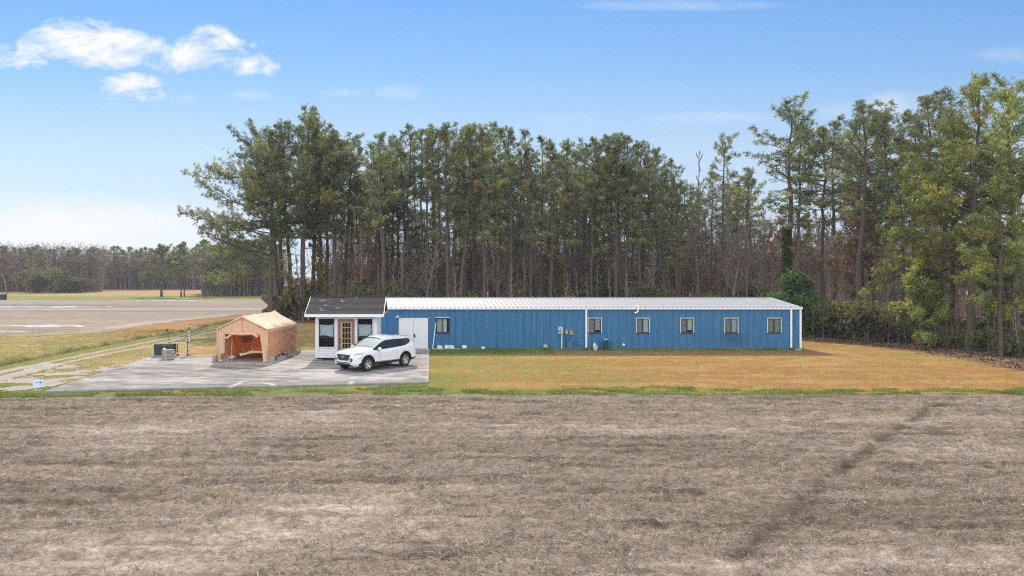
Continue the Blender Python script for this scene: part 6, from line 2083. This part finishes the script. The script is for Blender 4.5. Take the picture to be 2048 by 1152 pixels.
FP = [pine(701, 20, .48, 3.2, .20, 26, 'dome', dens=.6, per=2, ln=.5, wd=.12, blades_n=9), pine(702, 20, .60, 2.8, .18, 22, 'dome', dens=.6, per=2, ln=.5, wd=.12, blades_n=9), pine(703, 20, .42, 3.0, .18, 26, 'cone', dens=.6, per=2, ln=.5, wd=.12, blades_n=9)]
FB = [bare(711, nl=14, tw=.03, spread=.6), bare(712, nl=14, tw=.03, spread=.5), bare(713, nl=14, tw=.03, buds=(.26, .17, .13), spread=.6), bare(714, nl=14, tw=.03, buds=(.30, .27, .10), spread=.6)]
spread_ = pine(721, 12, .22, 4.6, .26, 34, 'dome', dens=.8, per=3, ln=.4, wd=.08)
for px, Y, top, w_, pr_, h0, lb in ((323, 174, 494, 1.0, spread_, 12, 'spreading pine standing alone at the edge of the far gold field'), (362, 173, 490, .95, FP[0], 20, 'left one of the pair of pines on the far field edge'), (369, 174, 486, .9, FP[2], 20, 'right one of the pair of pines on the far field edge'), (408, 172, 482, 1.0, FP[0], 20, 'pine at the left corner of the far pine block')):
    H = hat(top, Y); T_(plant('pine_tree', px, Y, H, h0, pr_, wide=w_ * (1.35 if h0 == 20 else 1.0)), '', px, 'pines along the far field', lb)
for i in range(30):
    px = 412 + 150 * (i + rp.random()) / 30; Y = 173 + rp.uniform(0, 26); H = hat(rp.uniform(478, 500), Y)
    T_(plant('pine_tree', px, Y, H, 20, rp.choice(FP), wide=rp.uniform(1.0, 1.4)), 'pine in the far block', px, 'pines along the far field')
for i in range(64):
    px = -60 + 560 * (i + rp.random()) / 64; Y = (222 if px < 190 else 262) + rp.uniform(0, 14); H = hat(rp.uniform(496, 512), Y)
    pine_ = rp.random() < (.1 if px < 200 else .3)
    pr_ = rp.choice(FP) if pine_ else rp.choice(FB)
    T_(plant('pine_tree' if pine_ else 'bare_tree', px, Y, H * (1 if pine_ else rp.uniform(.8, 1.0)), 20 if pine_ else 11, pr_, wide=rp.uniform(1.0, 1.3)), 'pine' if pine_ else 'bare tree', px, 'trees of the far treeline')
for i in range(46):
    px = -40 + 560 * (i + rp.random()) / 46; Y = (234 if px < 190 else 274) + rp.uniform(0, 16); H = hat(rp.uniform(492, 503), Y)
    T_(plant('pine_tree', px, Y, H, 20, rp.choice(FP), wide=rp.uniform(1.1, 1.4)), 'pine at the back', px, 'trees of the far treeline')
T_(plant('bare_tree', 14, 207, hat(484, 207), 11, FB[2], wide=1.25), '', 14, 'trees of the far treeline', 'large rust tinged bare tree at the left edge of the far treeline')
T_(plant('bare_tree', 98, 214, hat(482, 214), 11, FB[0], wide=.9), '', 98, 'trees of the far treeline', 'leaning bare tree whose top stands above the far treeline')
for px, Y, H, w_, lb in ((79, 216, 6.0, 1.1, 'left one of the two dark evergreens before the far treeline'), (113, 215, 7.2, 1.1, 'right and larger of the two dark evergreens before the far treeline'), (160, 217, 4.4, 1.6, 'low yellow green bush at the foot of the far treeline')):
    T_(plant('evergreen_shrub', px, Y, H, 2.2, SHRUBS[1], cat='shrub', parts=('stems', 'foliage'), wide=w_), '', px, 'evergreens before the far treeline', lb)
rng = np.random.default_rng(6); W_ = Wood()
for i in range(4600):
    px = rng.uniform(-90, 530); Y = (231 if px < 205 else 270) + rng.uniform(0, 28); X = xat(px, Y); H = rng.uniform(6, 13.5)
    P_, _ = bend((X, Y, 0), (rng.normal(0, .1), 0, 1), H, 3, rng, .05); r_ = rng.uniform(.06, .16)
    W_.tube(P_, np.linspace(r_, .04, 4), 3)
    for j in range(4):
        a = rng.uniform(0, 6.28); Q_, _ = bend(P_[rng.integers(1, 4)], (math.cos(a), math.sin(a), rng.uniform(.2, 1)), H * .3, 2, rng, .2, .1); W_.tube(Q_, np.linspace(.06, .03, 3), 3)
for i in range(1300):
    px = rng.uniform(404, 566); Y = rng.uniform(182, 212); X = xat(px, Y); H = rng.uniform(5, 12)
    P_, _ = bend((X, Y, 0), (rng.normal(0, .08), 0, 1), H, 3, rng, .05); r_ = rng.uniform(.06, .15)
    W_.tube(P_, np.linspace(r_, .04, 4), 3)
    for j in range(3):
        a = rng.uniform(0, 6.28); Q_, _ = bend(P_[rng.integers(1, 4)], (math.cos(a), math.sin(a), rng.uniform(.2, 1)), H * .3, 2, rng, .2, .1); W_.tube(Q_, np.linspace(.06, .03, 3), 3)
o = put('far_wood', W_.mesh('far_wood', M_twig)); tag(o, 'purplish brown far wood that closes the view on the left', 'wood', None, 'stuff')

# ---- labels that single each tree out
SEG = [(-100, 60, 'far left, by the rust tinged tree'), (60, 130, 'behind the two dark evergreens'), (130, 190, 'behind the yellow green bush'), (190, 290, 'left of the lone spreading pine'), (290, 345, 'around the lone spreading pine'), (345, 400, 'around the pair of field pines'), (400, 450, 'left part of the far pine block'), (450, 500, 'middle of the far pine block'), (500, 600, 'next to the thick corner pine'),
       (600, 690, 'over the left of the shed roof'), (690, 775, 'over the right of the shed roof'), (775, 860, 'over the white double door'), (860, 905, 'over the curtained window'), (905, 965, 'just right of the curtained window'), (965, 1040, 'over the blank blue wall'), (1040, 1110, 'over the black bin'), (1110, 1176, 'over the meter box'), (1176, 1240, 'over the middle downspout window'), (1240, 1310, 'over the roof vent elbow'),
       (1310, 1370, 'left of the cream window'), (1370, 1440, 'over the cream window'), (1440, 1500, 'over the mildew stained wall'), (1500, 1565, 'over the rightmost window'), (1565, 1620, 'over the right end of the roof'), (1620, 1690, 'just right of the blue building'), (1690, 1760, 'around the straight grey trunk'), (1760, 1830, 'left of the yellow green young pine'), (1830, 1905, 'behind the yellow green young pine'), (1905, 1970, 'around the stout grey trunk'), (1970, 2200, 'near the right edge')]
ORD = ['first', 'second', 'third', 'fourth', 'fifth', 'sixth', 'seventh', 'eighth', 'ninth', 'tenth', 'eleventh', 'twelfth', 'thirteenth', 'fourteenth', 'fifteenth', 'sixteenth', 'seventeenth', 'eighteenth', 'nineteenth', 'twentieth']
buckets = {}
for r, ph, px, fx_ in TREES:
    if fx_: r['label'] = fx_; continue
    sg_ = next((i for i, (a, b, _) in enumerate(SEG) if a <= px < b), len(SEG) - 1)
    buckets.setdefault((ph, sg_, r['group']), []).append((px, r))
for (ph, sg_, g_), L0 in buckets.items():
    L0.sort(key=lambda q: q[0]); far_ = ' of the far treeline' if g_ == 'trees of the far treeline' else ''
    for i, (px, r) in enumerate(L0):
        if len(L0) == 1: r['label'] = f'{ph}{far_} {SEG[sg_][2]}'
        else: r['label'] = f'{ph}{far_} {SEG[sg_][2]}, {ORD[min(i, 19)]} from left'
for r, *_ in TREES:
    w_ = r['label'].split()
    if len(w_) > 16: r['label'] = ' '.join(w_[:16])

# ------------------------------------------------------------------ air
hzv = MB().box(-420, 420, -40, 420, -2.0, 60).mesh('haze', [])
mh = bpy.data.materials.new('haze'); mh.use_nodes = True; nt = mh.node_tree; nt.nodes.clear()
ho = nt.nodes.new('ShaderNodeOutputMaterial'); pv = nt.nodes.new('ShaderNodeVolumePrincipled')
pv.inputs['Color'].default_value = (.80, .87, 1.0, 1); pv.inputs['Density'].default_value = .0003; pv.inputs['Anisotropy'].default_value = .0
nt.links.new(pv.outputs[0], ho.inputs['Volume']); hzv.materials.append(mh)
USE_HAZE = True
if USE_HAZE:
    o = put('haze', hzv); o['kind'] = 'stuff'
